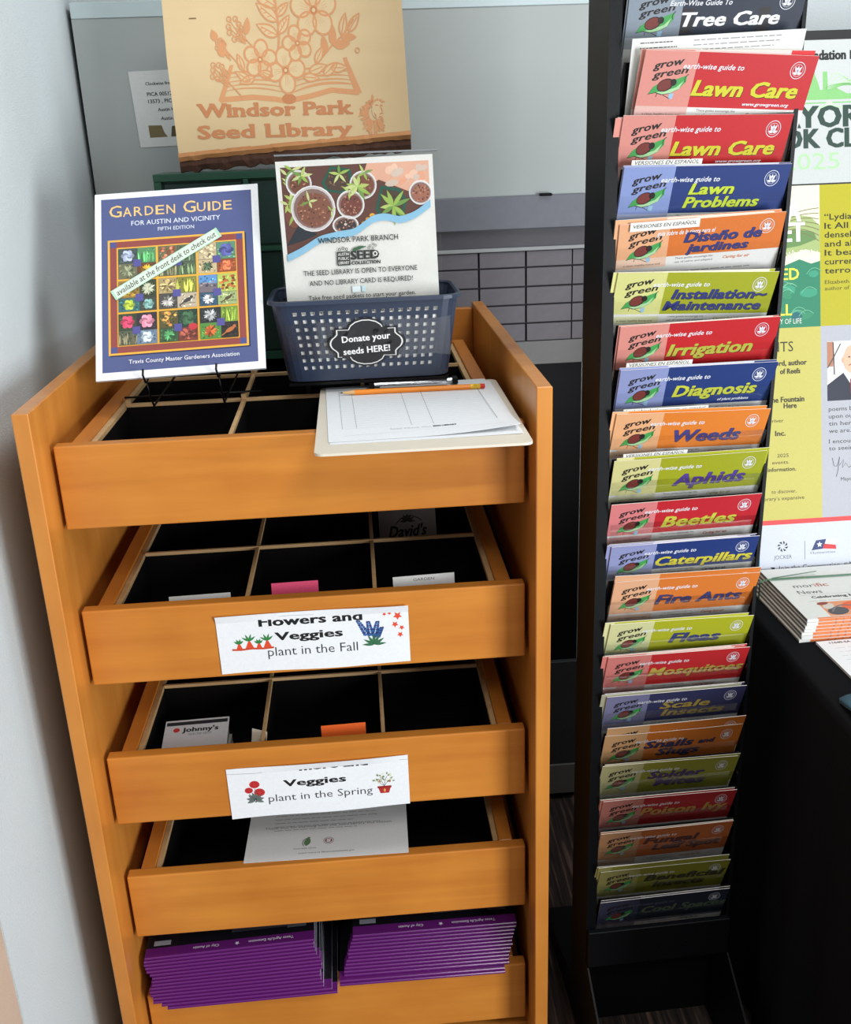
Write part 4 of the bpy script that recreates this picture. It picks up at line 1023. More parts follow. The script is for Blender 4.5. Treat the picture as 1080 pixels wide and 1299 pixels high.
rows = [
 # key, label, z, dx, roll, dy, print args, number of copies behind
 ('tree', 'dark navy brochure with white Tree Care title at rack top', 1.652, 0.002, 0.0, 0.0, dict(title=[('Tree Care', .31, -.0415, .0150, .56)], base=(30, 42, 62), side=(140, 152, 166), tcol=(236, 236, 236), sub='Earth-Wise Guide To', hdr=.053, extra=lambda p: p.rect(.066, -.050, .176, -.022, (34, 30, 34), 3)), 1),
 ('lawn1', 'red Lawn Care brochure standing higher and tipped out of its pocket', 1.5805, 0.018, -0.062, -0.014, dict(title=[('Lawn Care', .31, -.0475, .0165, .62)], base=RED, side=PINK, tcol=YGT, small=('www.growgreen.org', .135, -.0575, .060), hdr=.061, footc=(236, 236, 234)), 1),
 ('lawn2', 'red Lawn Care brochure upright in the pocket below the tipped one', 1.513, -0.002, -0.026, 0, dict(title=[('Lawn Care', .31, -.0455, .0155, .62)], base=RED, side=PINK, tcol=YGT, small=('www.growgreen.org', .128, -.0545, .060), hdr=.058), 2),
 ('lawnprob', 'blue Lawn Problems brochure with yellow-green title', 1.454, 0.001, -0.02, 0, dict(title=[('Lawn', .41, -.0335, .0125, .27), ('Problems', .39, -.0495, .0125, .46)], base=BLU, side=LAV, tcol=(190, 208, 50)), 1),
 ('diseno', 'orange Diseño de jardines brochure with navy title', 1.391, -0.002, 0.036, 0, dict(title=[('Diseño de', .40, -.0295, .0125, .47), ('jardines', .42, -.0430, .0105, .38)], base=ORG, side=PEA, tcol=NVT, sub='guia sobre de la tierra para el', hdr=.047), 2),
 ('install', 'olive Installation and Maintenance brochure with navy title', 1.324, -0.003, -0.046, 0, dict(title=[('Installation~', .36, -.0345, .0120, .60), ('Maintenance', .32, -.0495, .0115, .62)], base=OLI, side=PYE, tcol=NVT, hdr=.055, foot=1), 1),
 ('irrig', 'red Irrigation brochure with yellow-green title', 1.260, 0.003, 0.012, 0, dict(title=[('Irrigation', .32, -.0460, .0160, .54)], base=RED, side=PINK, tcol=(186, 186, 70), hdr=.060), 1),
 ('diag', 'blue Diagnosis of plant problems brochure', 1.201, 0.005, -0.004, 0, dict(title=[('Diagnosis', .36, -.0420, .0150, .54)], base=BLU, side=(146, 156, 206), tcol=(196, 200, 60), small=('of plant problems', .143, -.0510, .044), hdr=.055, foot=1), 1),
 ('weeds', 'orange Weeds brochure with navy title', 1.139, 0.001, -0.032, 0, dict(title=[('Weeds', .40, -.0430, .0165, .44)], base=(240, 136, 44), side=(240, 182, 132), tcol=(66, 62, 124), hdr=.053, foot=1), 1),
 ('aphids', 'olive Aphids brochure with purple title', 1.076, 0.0, 0.005, 0, dict(title=[('Aphids', .41, -.0440, .0170, .48)], base=OLI, side=(220, 216, 150), tcol=(82, 58, 142), hdr=.054, foot=1), 1),
 ('beetles', 'red Beetles brochure with yellow-green title', 1.013, -0.002, 0.01, 0, dict(title=[('Beetles', .36, -.0430, .0165, .50)], base=(206, 34, 48), side=(226, 132, 134), tcol=(200, 196, 70), hdr=.052, foot=1), 0),
 ('caterp', 'blue Caterpillars brochure with yellow title', 0.949, 0.0, 0.004, 0, dict(title=[('Caterpillars', .32, -.0395, .0150, .66)], base=(32, 58, 128), side=(150, 158, 206), tcol=(208, 196, 60), hdr=.045), 2),
 ('fireants', 'orange Fire Ants brochure with navy title', 0.893, 0.006, -0.014, 0, dict(title=[('Fire Ants', .31, -.0430, .0150, .60)], base=(232, 130, 50), side=(236, 180, 140), tcol=(58, 62, 112), hdr=.056, foot=1), 1),
 ('fleas', 'bright olive Fleas brochure with navy title', 0.825, 0.002, -0.024, 0, dict(title=[('Fleas', .44, -.0400, .0160, .36)], base=(186, 190, 34), side=(220, 222, 164), tcol=(54, 60, 120), hdr=.054, foot=1), 1),
 ('mosq', 'red Mosquitoes brochure with dull yellow title', 0.772, 0.0, -0.012, 0, dict(title=[('Mosquitoes', .31, -.0410, .0145, .68)], base=(204, 40, 44), side=(218, 128, 122), tcol=(196, 170, 80), hdr=.058, foot=1), 2),
 ('scale', 'dusky blue Scale Insects brochure with ochre title', 0.706, 0.0, -0.004, 0, dict(title=[('Scale', .40, -.0320, .0125, .36), ('Insects', .42, -.0470, .0125, .46)], base=(58, 60, 104), side=(132, 132, 172), tcol=(176, 150, 70)), 2),
 ('snails', 'orange Snails and Slugs brochure with navy title', 0.6385, -0.001, 0.0, 0, dict(title=[('Snails', .30, -.0295, .0125, .36), ('and', .70, -.0280, .0080, .12), ('Slugs', .40, -.0450, .0125, .32)], base=(218, 122, 40), side=(222, 172, 120), tcol=(48, 52, 92), hdr=.056, foot=1), 1),
 ('spider', 'olive Spider Mites brochure with purple title', 0.583, -0.004, -0.025, 0, dict(title=[('Spider', .36, -.0320, .0135, .42), ('Mites', .42, -.0480, .0135, .38)], base=(160, 160, 56), side=(196, 192, 138), tcol=(86, 64, 118), hdr=.060, foot=1), 1),
 ('poison', 'red Poison Ivy brochure with dull yellow title', 0.519, -0.001, -0.010, 0, dict(title=[('Poison Ivy', .30, -.0380, .0160, .66)], base=(190, 44, 48), side=(206, 130, 118), tcol=(190, 146, 72), hdr=.058, foot=1), 2),
 ('fungal', 'orange Fungal Leaf Spot brochure with dark title', 0.459, -0.003, 0.008, 0, dict(title=[('Fungal', .34, -.0310, .0125, .42), ('Leaf Spot', .42, -.0470, .0130, .52)], base=(206, 112, 56), side=(208, 154, 110), tcol=(88, 56, 62), hdr=.060, foot=1), 1),
 ('benef', 'dim olive Beneficial Insects brochure with dark title', 0.384, -0.002, -0.008, 0, dict(title=[('Beneficial', .36, -.0320, .0130, .62), ('Insects', .44, -.0480, .0130, .40)], base=(146, 146, 44), side=(168, 164, 96), tcol=(54, 52, 44), hdr=.060, foot=1), 2),
 ('cool', 'dark slate Cool Spaces brochure in the lowest pocket', 0.324, 0.0, 0.018, 0, dict(title=[('Cool Spaces', .34, -.0380, .0150, .66)], base=(40, 48, 66), side=(66, 68, 96), tcol=(92, 108, 84), subc=(90, 100, 120), hdr=.056, foot=1, footc=(104, 106, 122)), 1)]
cyw, syw = math.cos(RYAW), math.sin(RYAW)
for key_, z_ in [(r[0], r[2]) for r in rows]:
    po = bpy.data.objects.new('pocket', plate_me); COL.objects.link(po); po.parent = rack
    po.location = (0, 0.0, z_ if key_ != 'lawn1' else 1.5757); po.rotation_euler = (TL_, 0, 0)
    lo = bpy.data.objects.new('front_lip', lip_me); COL.objects.link(lo); lo.parent = po
def place_rack(o, x, y, z, roll, ds=0.0):
    y -= ds * math.sin(TL_); z += ds * math.cos(TL_)
    o.location = (RX + x * cyw - y * syw, RY + x * syw + y * cyw, z)
    o.rotation_euler = (Matrix.Rotation(RYAW, 4, 'Z') @ Matrix.Rotation(TL_, 4, 'X') @ Matrix.Rotation(-roll, 4, 'Y')).to_euler()
rr = random.Random(21)
for key, label, z, dx, roll, dy, args, nb in rows:
    args['vs'] = {'tree': 1.0, 'lawn1': 1.06, 'diseno': 1.05, 'caterp': 1.12}.get(key, 1.10 if z > 1.25 else 1.14 if z > .95 else 1.2 if z > .7 else 1.32)
    p = brochure_mesh(**args)
    o = p.build('brochure', bmap(rr.uniform(-0.0012, 0.0008)), M['gloss'])
    place_rack(o, dx, dy, z, roll)
    tag(o, label, 'brochure', 'brochures in the tiered rack')
    base, side = args['base'], args['side']
    lab = label.split(' brochure')[0] + {'lawn1': ' tipped', 'lawn2': ' upright'}.get(key, '')
    spec = {'lawn2': [(-.009, -.002, 0, 0), (-.006, -.001, 0, 0)], 'fireants': [(0.000, .010, -.01, 0)], 'snails': [(.002, .0175, 0.008, 1)], 'benef': [(-.004, .012, .012, 0), (-.006, .009, -.03, 0)],
            'fleas': [(-.008, .004, .0, 0)], 'caterp': [(-.006, .002, 0, 0), (-.003, .003, 0, 0)], 'mosq': [(-.008, .002, 0, 0), (-.004, .003, .01, 0)], 'scale': [(-.008, .004, 0, 0), (-.003, .005, 0, 0)],
            'tree': [(-.002, -.004, 0, 0)], 'lawn1': [(-.004, .004, 0.0, 0)]}.get(key)
    for q in range(nb):
        ddx, dz, dr, ttl = spec[q] if spec and q < len(spec) else (rr.uniform(-.006, .004), rr.uniform(.001, .0045), rr.uniform(-.008, .008), 0)
        if key in ('snails', 'fireants'):
            pb = brochure_mesh(**args)
        else:
            pb = Print(0.00005)
            bc = {'scale': (176, 178, 150), }.get(key, None) if q == 0 else None
            pb.body(0, -0.218, Bw, 0, 0.0007, bc or tuple(min(255, int(x * .45 + 138)) for x in side), (232, 230, 218), nx=6, ny=3)
            if not bc:
                pb.rect(0, -0.07, Bw, 0, base, 1); pb.rect(0, -0.07, 0.066, 0, side, 2)
        ob = pb.build('brochure', bmap(rr.uniform(-0.0006, 0.0004)), M['gloss'])
        n = 0.0022 + 0.0018 * q + (0.003 if key == 'lawn1' else 0)
        place_rack(ob, dx + ddx, dy + n, z, roll * .6 + dr, dz)
        tag(ob, 'spare copy right behind the front ' + lab + ' brochure' if q == 0 else 'rearmost copy behind the ' + lab + ' brochure', 'brochure', 'brochures in the tiered rack')
# white sheet in front of the top navy brochure
p = Print(0.00005)
p.body(0, -0.20, 0.212, 0, 0.0006, (226, 226, 222), nx=4, ny=3)
p.lines(0.075, 0.200, -0.006, 3, 0.0055, (150, 150, 154), rng=random.Random(9)); p.lines(0.01, 0.065, -0.006, 2, 0.006, (60, 60, 60), rng=random.Random(2))
o = p.build('leaflet', lambda a, b, h: (a - .106, -h, b), M['print']); place_rack(o, 0.002, -0.008, 1.602, 0.028)
tag(o, 'white text leaflet peeping out below the navy Tree Care brochure', 'leaflet')
# language tabs standing behind some brochures
for key, zt, dx, txt, roll in (('blue Lawn Problems', 1.4595, -0.052, 'VERSIONES EN ESPAÑOL', -.012), ('orange Diseño de jardines', 1.388, -0.052, 'VERSIONES EN ESPAÑOL', .036), ('blue Diagnosis', 1.2065, -0.050, 'VERSIONES EN ESPAÑOL', .0), ('orange Weeds', 1.1430, -0.038, "'malas hierbas' versiones en español", -.01), ('olive Aphids', 1.0810, -0.050, 'VERSIONES EN ESPAÑOL', .01)):
    p = Print(0.00005); wd = 0.118 if 'malas' in txt else 0.090
    front = 'Dise' in key
    p.body(0, -0.012 if front else -0.05, wd, 0, 0.0005, (236, 236, 230), nx=2, ny=1)
    p.text(txt, 0.004, -0.0078 if front else -0.0056, 0.0046, (58, 58, 62), 2, w=wd - .008, bold=.006, shear=.2)
    o = p.build('language_tab', lambda a, b, h, wd=wd: (a - wd / 2, -h, b), M['print'])
    place_rack(o, dx, -0.0022 if front else 0.0018, zt + (0.0025 if front else 0.0035), roll)
    tag(o, 'white Spanish versions tab strip at the ' + key + ' brochure', 'tab', 'white language tabs in the rack')

# ================================================================== TABLE, POSTER, PAPERS AT THE RIGHT
tb = thing('side_table', 'table draped in black cloth to the right of the rack', 'table', (1.25, 0.05, 0))
MB().box(-0.52, 0.50, -0.46, 0.45, 0.715, 0.735, 0.003).build('tabletop', M['black_plastic'], tb)
for x in (-0.48, 0.46):
    for y in (-0.42, 0.41): MB().tube([(x, y, 0), (x, y, 0.715)], 0.014, 8).build('leg', M['black_metal'], tb)
mb = MB(); V = []; F = []
per = []
def seg(a, b, n): return [(a[0] + (b[0] - a[0]) * i / n, a[1] + (b[1] - a[1]) * i / n) for i in range(n)]
per = seg((-0.535, 0.465), (-0.535, -0.475), 48) + seg((-0.535, -0.475), (0.515, -0.475), 44) + seg((0.515, -0.475), (0.515, 0.465), 30) + seg((0.515, 0.465), (-0.535, 0.465), 30)
levels = [(0.7415, 0.0), (0.738, 0.7), (0.725, 1.0), (0.6, 1.0), (0.4, 1.0), (0.2, 1.0), (0.012, 1.0)]
n = len(per); rg = random.Random(6); ph = [rg.uniform(0, 6.28) for _ in range(3)]
for z, q in levels:
    dr = max(0, (0.72 - z) / 0.7)
    for i, (x, y) in enumerate(per):
        ox = -1 if x < -0.53 else (1 if x > 0.51 else 0); oy = -1 if y < -0.47 else (1 if y > 0.46 else 0)
        wv_ = (0.010 * math.sin(i * 0.55 + ph[0]) + 0.006 * math.sin(i * 1.15 + ph[1])) * dr + 0.008 * dr
        ins = 0.006 * (1 - q)
        V.append((x - ox * ins + ox * wv_, y - oy * ins + oy * wv_, z))
for l in range(len(levels) - 1):
    for i in range(n): F.append((l * n + i, l * n + (i + 1) % n, (l + 1) * n + (i + 1) % n, (l + 1) * n + i))
F.append(tuple(range(n)))
co = mb.quadmesh(V, F).build('tablecloth', M['cloth'], None, smooth=True)
co.location = (1.25, 0.05, 0)
tag(co, 'black cloth hanging over the side table to the floor', 'tablecloth')
md = co.modifiers.new('es', 'EDGE_SPLIT'); md.split_angle = 0.9

TZ = 0.742
ps = thing('event_poster', 'tall library book club poster leaning back on the black table', 'poster', (0.76, 0.300, TZ + 0.0015))
lt = math.radians(14)
p = Print(0.00010)
PW, PHh = 0.50, 0.9235
p.body(0, 0, PW, PHh, 0.006, (190, 194, 192), (180, 180, 178), nx=2, ny=2)
p.rect(0, 0.9085, PW, PHh, (24, 24, 27), 1)
ink = (24, 28, 28); DG = (36, 64, 54); LG = (128, 188, 116)
def ct(q): return (max(q[0], 0.0008), q[1])
p.text('Library Foundation', 0.162, 0.8770, 0.0150, ink, 2, w=0.140, bold=0.045, align='r')
p.text('Friends', 0.1695, 0.8770, 0.0135, ink, 2, w=0.055, bold=0.03)
# green skyline
p.poly([(0.06, 0.8135), (0.09, 0.8135), (0.094, 0.829), (0.0975, 0.829), (0.1005, 0.842), (0.1045, 0.852), (0.1075, 0.867), (0.110, 0.852), (0.1145, 0.842), (0.118, 0.829), (0.123, 0.829), (0.123, 0.858), (0.1305, 0.858), (0.1315, 0.829), (0.145, 0.832), (0.165, 0.822), (0.2, 0.826), (0.2, 0.8135)], LG, 1)
for q in range(5): p.arc((0.130, 0.822 + q * .003), (0.20, 0.815 + q * .004), .25 - .04 * q, 0.0012, LG, 2)
for q in range(4): p.arc((0.128 + q * .006, 0.829), (0.170 + q * .004, 0.838), .5 - .09 * q, 0.0012, (176, 222, 164), 1)
p.rect(0.05, 0.8075, 0.22, 0.8095, LG, 1); p.ell(0.1335, 0.806, .0065, .005, (200, 232, 190), 2)
p.arc((0.06, 0.800), (0.128, 0.803), -.04, .002, (176, 222, 164), 1); p.arc((0.14, 0.803), (0.21, 0.800), -.04, .002, (176, 222, 164), 1)
p.text("MAYOR'S", 0.0125, 0.7700, 0.0330, DG, 2, w=0.205, bold=0.05)
p.text('BOOK CLUB', -0.0035, 0.7370, 0.0295, DG, 2, w=0.236, bold=0.05, clip=ct)
p.text('2025', 0.053, 0.7020, 0.0260, (166, 216, 156), 2, w=0.098, bold=0.0)
p.rect(0, 0.6765, PW, 0.679, (30, 34, 34), 2)
# book cover
p.rect(0, 0.443, 0.1155, 0.6765, (226, 222, 196), 1)
p.poly([(0, 0.443), (0.1155, 0.443), (0.1155, 0.552), (0.10, 0.548), (0.08, 0.556), (0.05, 0.545), (0, 0.552)], (34, 124, 92), 2)
p.poly([(0, 0.552), (0.05, 0.560), (0.09, 0.572), (0.1155, 0.566), (0.1155, 0.61), (0.10, 0.625), (0.06, 0.632), (0, 0.60)], (158, 176, 112), 2)
p.poly([(0.03, 0.585), (0.07, 0.606), (0.105, 0.600), (0.110, 0.588), (0.08, 0.578), (0.05, 0.574)], (96, 134, 76), 3)
for q in range(7): p.arc((0.02 + q * .004, 0.575 + q * .008), (0.114, 0.585 + q * .009), .22 - .03 * q, 0.0012, (120, 110, 72), 4)
for q in range(7): p.text('WAVE'[q % 4], 0.058 + q * .008, 0.560 + (q % 2) * .003, 0.008, (230, 230, 214), 5, rot=.2)
rg = random.Random(12)
for q in range(12):
    u, v = rg.uniform(.02, .105), rg.uniform(.455, .535)
    p.ell(u, v, rg.uniform(.008, .016), rg.uniform(.004, .008), rg.choice(((30, 110, 96), (52, 148, 116), (26, 98, 104), (46, 134, 96))), 3 + q * .1, rg.uniform(-.5, .5), 12)
    p.arc((u - .012, v), (u + .014, v + .004), .3, .0008, (120, 190, 150), 5)
p.text('A', 0.058, 0.6190, 0.0320, (246, 246, 240), 6, w=0.0245, bold=0.03)
p.text('PLANET', 0.0885, 0.5860, 0.0300, (246, 246, 240), 6, w=0.125, bold=0.03, align='r', clip=ct)
p.text('MARKED', 0.0785, 0.5230, 0.0185, (226, 226, 70), 6, w=0.10, bold=0.02, align='r', clip=ct)
p.text('ALL', 0.0655, 0.4640, 0.0180, (226, 226, 70), 6, w=0.040, bold=0.02, align='r')
p.text('A HISTORY OF LIFE', 0.0825, 0.4495, 0.0085, (220, 226, 214), 6, w=0.078, align='r', clip=ct)
# yellow quote box
p.rect(0.1155, 0.443, 0.30, 0.6765, (176, 168, 20), 1)
for q, t in enumerate(('“Lydia Mara’s book', 'It All is a wonder,', 'densely made prose', 'and all-embracing.', 'It beautifully joins', 'current news with', 'terrors and joys.')):
    p.text(t, 0.1235, 0.6190 - q * .01475, 0.0095, (34, 34, 18), 3, w=0.0083 * len(t), bold=0.012)
for q, t in enumerate(('Elizabeth Kolb,', 'author of The Sky')): p.text(t, 0.1235, 0.5130 - q * .0105, 0.0062, (70, 66, 20), 3, w=.0048 * len(t))
# lower left column
p.rect(0, 0.1155, 0.1155, 0.443, (190, 182, 92), 1)
for t, ur, v, cap, wd, b in (('EVENTS', .0675, .4035, .0165, .075, 0), ('Word, author', .0905, .3800, .0085, .0675, .03), ('of Reefs', .0790, .3660, .0085, .0350, .03), ('The Fountain', .0855, .3180, .0090, .0640, .03), ('Here', .0720, .3075, .0085, .0225, .03), ('river', .049, .284, .006, .02, 0), ('Inc.', .0520, .2610, .0085, .018, .03), ('2025', .0570, .2240, .0060, .0200, 0), ('events.', .0580, .2125, .0060, .0300, 0), ('information.', .0700, .2000, .0065, .0500, .02), ('to discover,', .0700, .1620, .0062, .0440, 0), ('library’s expansive', .0840, .1500, .0062, .0760, 0)):
    p.text(t, ur, v, cap, (54, 50, 30), 3, w=wd, bold=b, align='r', clip=ct)
# grey column with a portrait photo
p.rect(0.1155, 0.1155, 0.30, 0.443, (172, 174, 181), 1)
p.rect(0.1265, 0.3160, 0.205, 0.4165, (226, 226, 224), 2)
p.rect(0.1265, 0.3740, 0.137, 0.4160, (176, 120, 92), 3); p.stroke([(0.137, 0.415), (0.139, 0.36)], .002, (70, 60, 54), 4); p.stroke([(0.127, 0.372), (0.138, 0.39), (0.150, 0.412)], .002, (80, 78, 76), 4)
p.poly([(0.1265, 0.3160), (0.1265, 0.343), (0.145, 0.356), (0.160, 0.366), (0.170, 0.362), (0.205, 0.35), (0.205, 0.3160)], (32, 38, 56), 5)
p.poly([(0.155, 0.362), (0.163, 0.37), (0.180, 0.36), (0.176, 0.33)], (226, 230, 236), 6); p.poly([(0.166, 0.352), (0.172, 0.352), (0.176, 0.318), (0.168, 0.318)], (150, 50, 48), 7)
p.ell(0.172, 0.385, 0.0175, 0.0245, (226, 178, 150), 7, n=20)
p.add([(0.172 + r * math.cos(t), 0.390 + r * 1.25 * math.sin(t)) for r in (0.0165, 0.0215) for t in [0.2 + 2.75 * k / 10 for k in range(11)]], [(k, k + 1, 12 + k, 11 + k) for k in range(10)], (226, 226, 226), 8)
for du in (-.006, .006): p.ell(0.171 + du, 0.389, .0022, .0012, (60, 50, 46), 9, n=8); p.stroke([(0.168 + du, .3925), (.174 + du, .393)], .0008, (190, 180, 170), 9)
p.stroke([(0.171, .388), (.173, .381), (.170, .380)], .0009, (190, 130, 106), 9); p.arc((0.164, .3745), (0.179, .3745), .18, .0016, (170, 80, 76), 9)
p.ell(0.1545, 0.384, .0028, .005, (214, 162, 136), 6)
for q, t in enumerate(('poems by such', 'upon our eyes', 'tin her intro', 'we are.”')): p.text(t, 0.1285, 0.2985 - q * .0125, 0.0070, (52, 54, 58), 3, w=.0056 * len(t))
for q, t in enumerate(('I encourage you', 'to seeing your')): p.text(t, 0.1285, 0.2430 - q * .0120, 0.0070, (52, 54, 58), 3, w=.0056 * len(t))
p.stroke([(0.134, .218), (0.137, .204), (0.142, .203), (0.147, .219), (0.144, .196), (0.141, .185)], .0012, (90, 92, 100), 3); p.stroke([(0.147, .205), (0.154, .214), (0.152, .200), (0.158, .208), (0.163, .200), (0.180, .208)], .0011, (90, 92, 100), 3)
p.text('Mayor', 0.149, 0.1775, 0.0060, (60, 62, 66), 3, w=0.024)
p.rect(0, 0.1075, PW, 0.1155, (232, 66, 66), 2)
p.rect(0, 0.0, PW, 0.1075, (200, 205, 216), 1)
p.rect(-0.0, 0.0, 0.0035, 0.055, (60, 150, 190), 2)
for q in range(8):
    a = q * PI / 4 + .2
    p.poly([(0.0445 + .0035 * math.cos(a), 0.0690 + .0035 * math.sin(a)), (0.0445 + .0098 * math.cos(a + .55), 0.0690 + .0098 * math.sin(a + .55)), (0.0445 + .0085 * math.cos(a + .05), 0.0690 + .0085 * math.sin(a + .05))], ink, 3)
p.text('JOCKER', 0.0445, 0.0470, 0.0068, (70, 74, 78), 3, w=0.0320, align='c', bold=-.01)
p.rect(0.0835, 0.0440, 0.0843, 0.0760, (110, 112, 116), 3)
p.poly([(0.096, 0.0590), (0.104, 0.0760), (0.122, 0.0775), (0.118, 0.0610)], (38, 56, 110), 3)
p.poly([(0.118, 0.0690), (0.122, 0.0775), (0.142, 0.0745), (0.139, 0.0655)], (240, 240, 242), 3); p.poly([(0.116, 0.0610), (0.118, 0.0695), (0.139, 0.0665), (0.140, 0.0590)], (206, 50, 54), 4)
p.poly([(0.110 + (.0055 if q % 2 == 0 else .0023) * math.cos(q * PI / 5 + PI / 2), 0.0685 + (.0055 if q % 2 == 0 else .0023) * math.sin(q * PI / 5 + PI / 2)) for q in range(10)], (240, 240, 244), 5)
p.text('Humanities', 0.094, 0.0525, 0.0042, (120, 124, 130), 3, w=0.044)
p.text('Join the Conversation. #AustinReads', 0.036, 0.0270, 0.0080, (40, 44, 48), 3, w=0.186)
p.poly([(0.020, 0.0275), (0.029, 0.0280), (0.0300, 0.0330), (0.022, 0.0335), (0.0245, 0.031)], (30, 30, 32), 3)
p.build('poster_board', frame((0, 0, 0), (1, 0, 0), (0, math.sin(lt), math.cos(lt))), M['print'], ps)
MB().prism([(0.012, 0.0), (0.16, 0.0), (0.0155, 0.04 + .32), (0.009 + .3 * math.tan(lt), 0.302)], 'x', 0.22, 0.226).build('strut', M['black_plastic'], ps)

# newspapers: an orange-and-white tabloid stack tied with a green band
ns = random.Random(14)
NW, ND = 0.270, 0.190
for k in range(7):
    t = 0.0046
    z0 = TZ + 0.0005 + k * 0.0049
    nt = thing('newspaper', ('topmost' if k == 6 else 'lowest' if k == 0 else ('second', 'third', 'fourth', 'fifth', 'sixth')[k - 1] + ' from bottom') + ' folded newspaper in the stack on the black table', 'newspaper', (0.745 + 0.0025 * k + NW / 2 + ns.uniform(-.001, .001), 0.100 + 0.0015 * k + ND / 2, z0), 0.015 + ns.uniform(-.006, .006), 'newspapers stacked on the black table')
    MB().box(-NW / 2, NW / 2, -ND / 2 + 0.0025, ND / 2, 0, t, 0.0008).build('pages', M['news'] if 'news' in M else M.setdefault('news', plain('newsprint_edges', (176, 168, 158), 0.9, var=0.12, scale=400)), nt)
    p = Print(0.00005)
    # folded front edge, orange with white corner; reaches over the top
    p.body(-NW / 2, 0, NW / 2, t, 0.002, (226, 226, 222), nx=8, ny=1)
    p.rect(-NW / 2 + 0.018, 0.0002, NW / 2, t - 0.0002, (222, 120, 62), 1)
    for q in range(4): p.rect(-NW / 2 + 0.045 + q * .012, 0.0006, -NW / 2 + 0.048 + q * .012, t - .0006, (176, 104, 76), 2)
    p.build('fold', frame((0, -ND / 2 + 0.0005, 0), (1, 0, 0), (0, 0, 1)), M['print'], nt)
    if k == 6:
        p = Print(0.00005)
        p.body(-NW / 2, -ND / 2, NW / 2, ND / 2, 0.0003, (228, 230, 226), nx=4, ny=4)
        p.rect(-NW / 2 + 0.017, -ND / 2, NW / 2, -ND / 2 + 0.004, (232, 128, 66), 1)
        p.rect(-NW / 2 + 0.040, -ND / 2 + 0.006, NW / 2, -ND / 2 + 0.055, (232, 156, 116), 1)
        p.ell(-NW / 2 + 0.098, -ND / 2 + 0.036, 0.026, 0.016, (236, 106, 62), 2); p.ell(-NW / 2 + 0.06, -ND / 2 + 0.022, 0.018, 0.013, (86, 86, 92), 3, .3); p.ell(-NW / 2 + 0.052, -ND / 2 + 0.040, 0.012, 0.008, (214, 206, 196), 4, .8)
        p.ell(-NW / 2 + 0.047, -ND / 2 + 0.050, 0.010, 0.005, (150, 70, 60), 5, .2); p.arc((-NW / 2 + .05, -ND / 2 + .02), (-NW / 2 + .10, -ND / 2 + .03), .3, .003, (120, 120, 126), 5)
        p.rect(-NW / 2 + 0.024, -ND / 2 + 0.0825, NW / 2, -ND / 2 + 0.0830, (140, 144, 140), 2)
        p.text('morific', -NW / 2 + 0.028, -ND / 2 + 0.112, 0.0125, (70, 76, 78), 3, w=0.058)
        p.text('ific', -NW / 2 + 0.064, -ND / 2 + 0.112, 0.0126, (214, 130, 112), 4, w=0.024)
        p.text('News', -NW / 2 + 0.026, -ND / 2 + 0.088, 0.0125, (70, 76, 78), 3, w=0.040)
        p.text('Celebrating Nature', -NW / 2 + 0.040, -ND / 2 + 0.070, 0.0075, (44, 50, 50), 3, w=0.098, bold=.03)
        p.lines(-NW / 2 + 0.03, NW / 2, -ND / 2 + .060, 1, .004, (180, 184, 180), rng=ns)
        p.build('front_page', frame((0, 0, t + 0.0004), (1, 0, 0), (0, 1, 0)), M['print'], nt)
bandm = plain('green_plastic_band', (92, 134, 104), 0.5)
bd = MB(); V = []
xl_, xr_, yb, z0, z1 = 0.7435, 1.035, 0.252, TZ + 0.0003, TZ + 0.0365
bd.box(xl_ + .012, xr_, yb, yb + 0.005, z1, z1 + 0.0006); bd.box(xl_ - 0.001, xl_ - 0.0004, yb, yb + 0.005, z0, z1 - .004)
bd.quadmesh([(xl_ - 0.001, yb, z1 - .004), (xl_ - .001, yb + .005, z1 - .004), (xl_ + .012, yb + .005, z1 + .0006), (xl_ + .012, yb, z1 + .0006)], [(0, 1, 2, 3)])
bd.quadmesh([(xl_ + 0.02, yb + .003, z1 + .0008), (xl_ + 0.10, yb + .010, z1 + .006), (xl_ + 0.10, yb + .014, z1 + .0055), (xl_ + 0.02, yb + .0075, z1 + .0008)], [(0, 1, 2, 3)])
o = bd.build('plastic_band', bandm); tag(o, 'green plastic band tied round the newspaper stack', 'band')
def wp(p):
    p.text('11640-SA', -0.090, 0.120, 0.0050, (80, 84, 88), 2, w=0.034, bold=.03); p.lines(-0.09, 0.09, 0.105, 12, 0.012, (206, 210, 212), rng=random.Random(2))
sheetpaper('paper_sheet', 'white letter sheet on the black table in front of the newspapers', 0.882, -0.035, 0.216, 0.260, TZ + 0.0006, 0.04, 0.0, wp, t=0.004)
nb = MB()
V = []; F = []; nn = 12
for j in range(5):
    for i in range(nn + 1):
        x = 0.7275 + 0.16 * i / nn; y = -0.075 - 0.045 * j + 0.006 * math.sin(i * .9 + j)
        V.append((x, y, TZ + 0.004 + 0.005 * (1 + math.sin(i * .8 + j * 1.3)) * .6 + (0.006 if j in (1, 2) else 0)))
for j in range(4):
    for i in range(nn): F.append((j * (nn + 1) + i, j * (nn + 1) + i + 1, (j + 1) * (nn + 1) + i + 1, (j + 1) * (nn + 1) + i))
o = nb.quadmesh(V, F).build('folded_cloth', M['teal'], smooth=True)
md = o.modifiers.new('t', 'SOLIDIFY'); md.thickness = 0.007; md.offset = -1
tag(o, 'teal blue folded cloth at the edge of the black table', 'cloth')

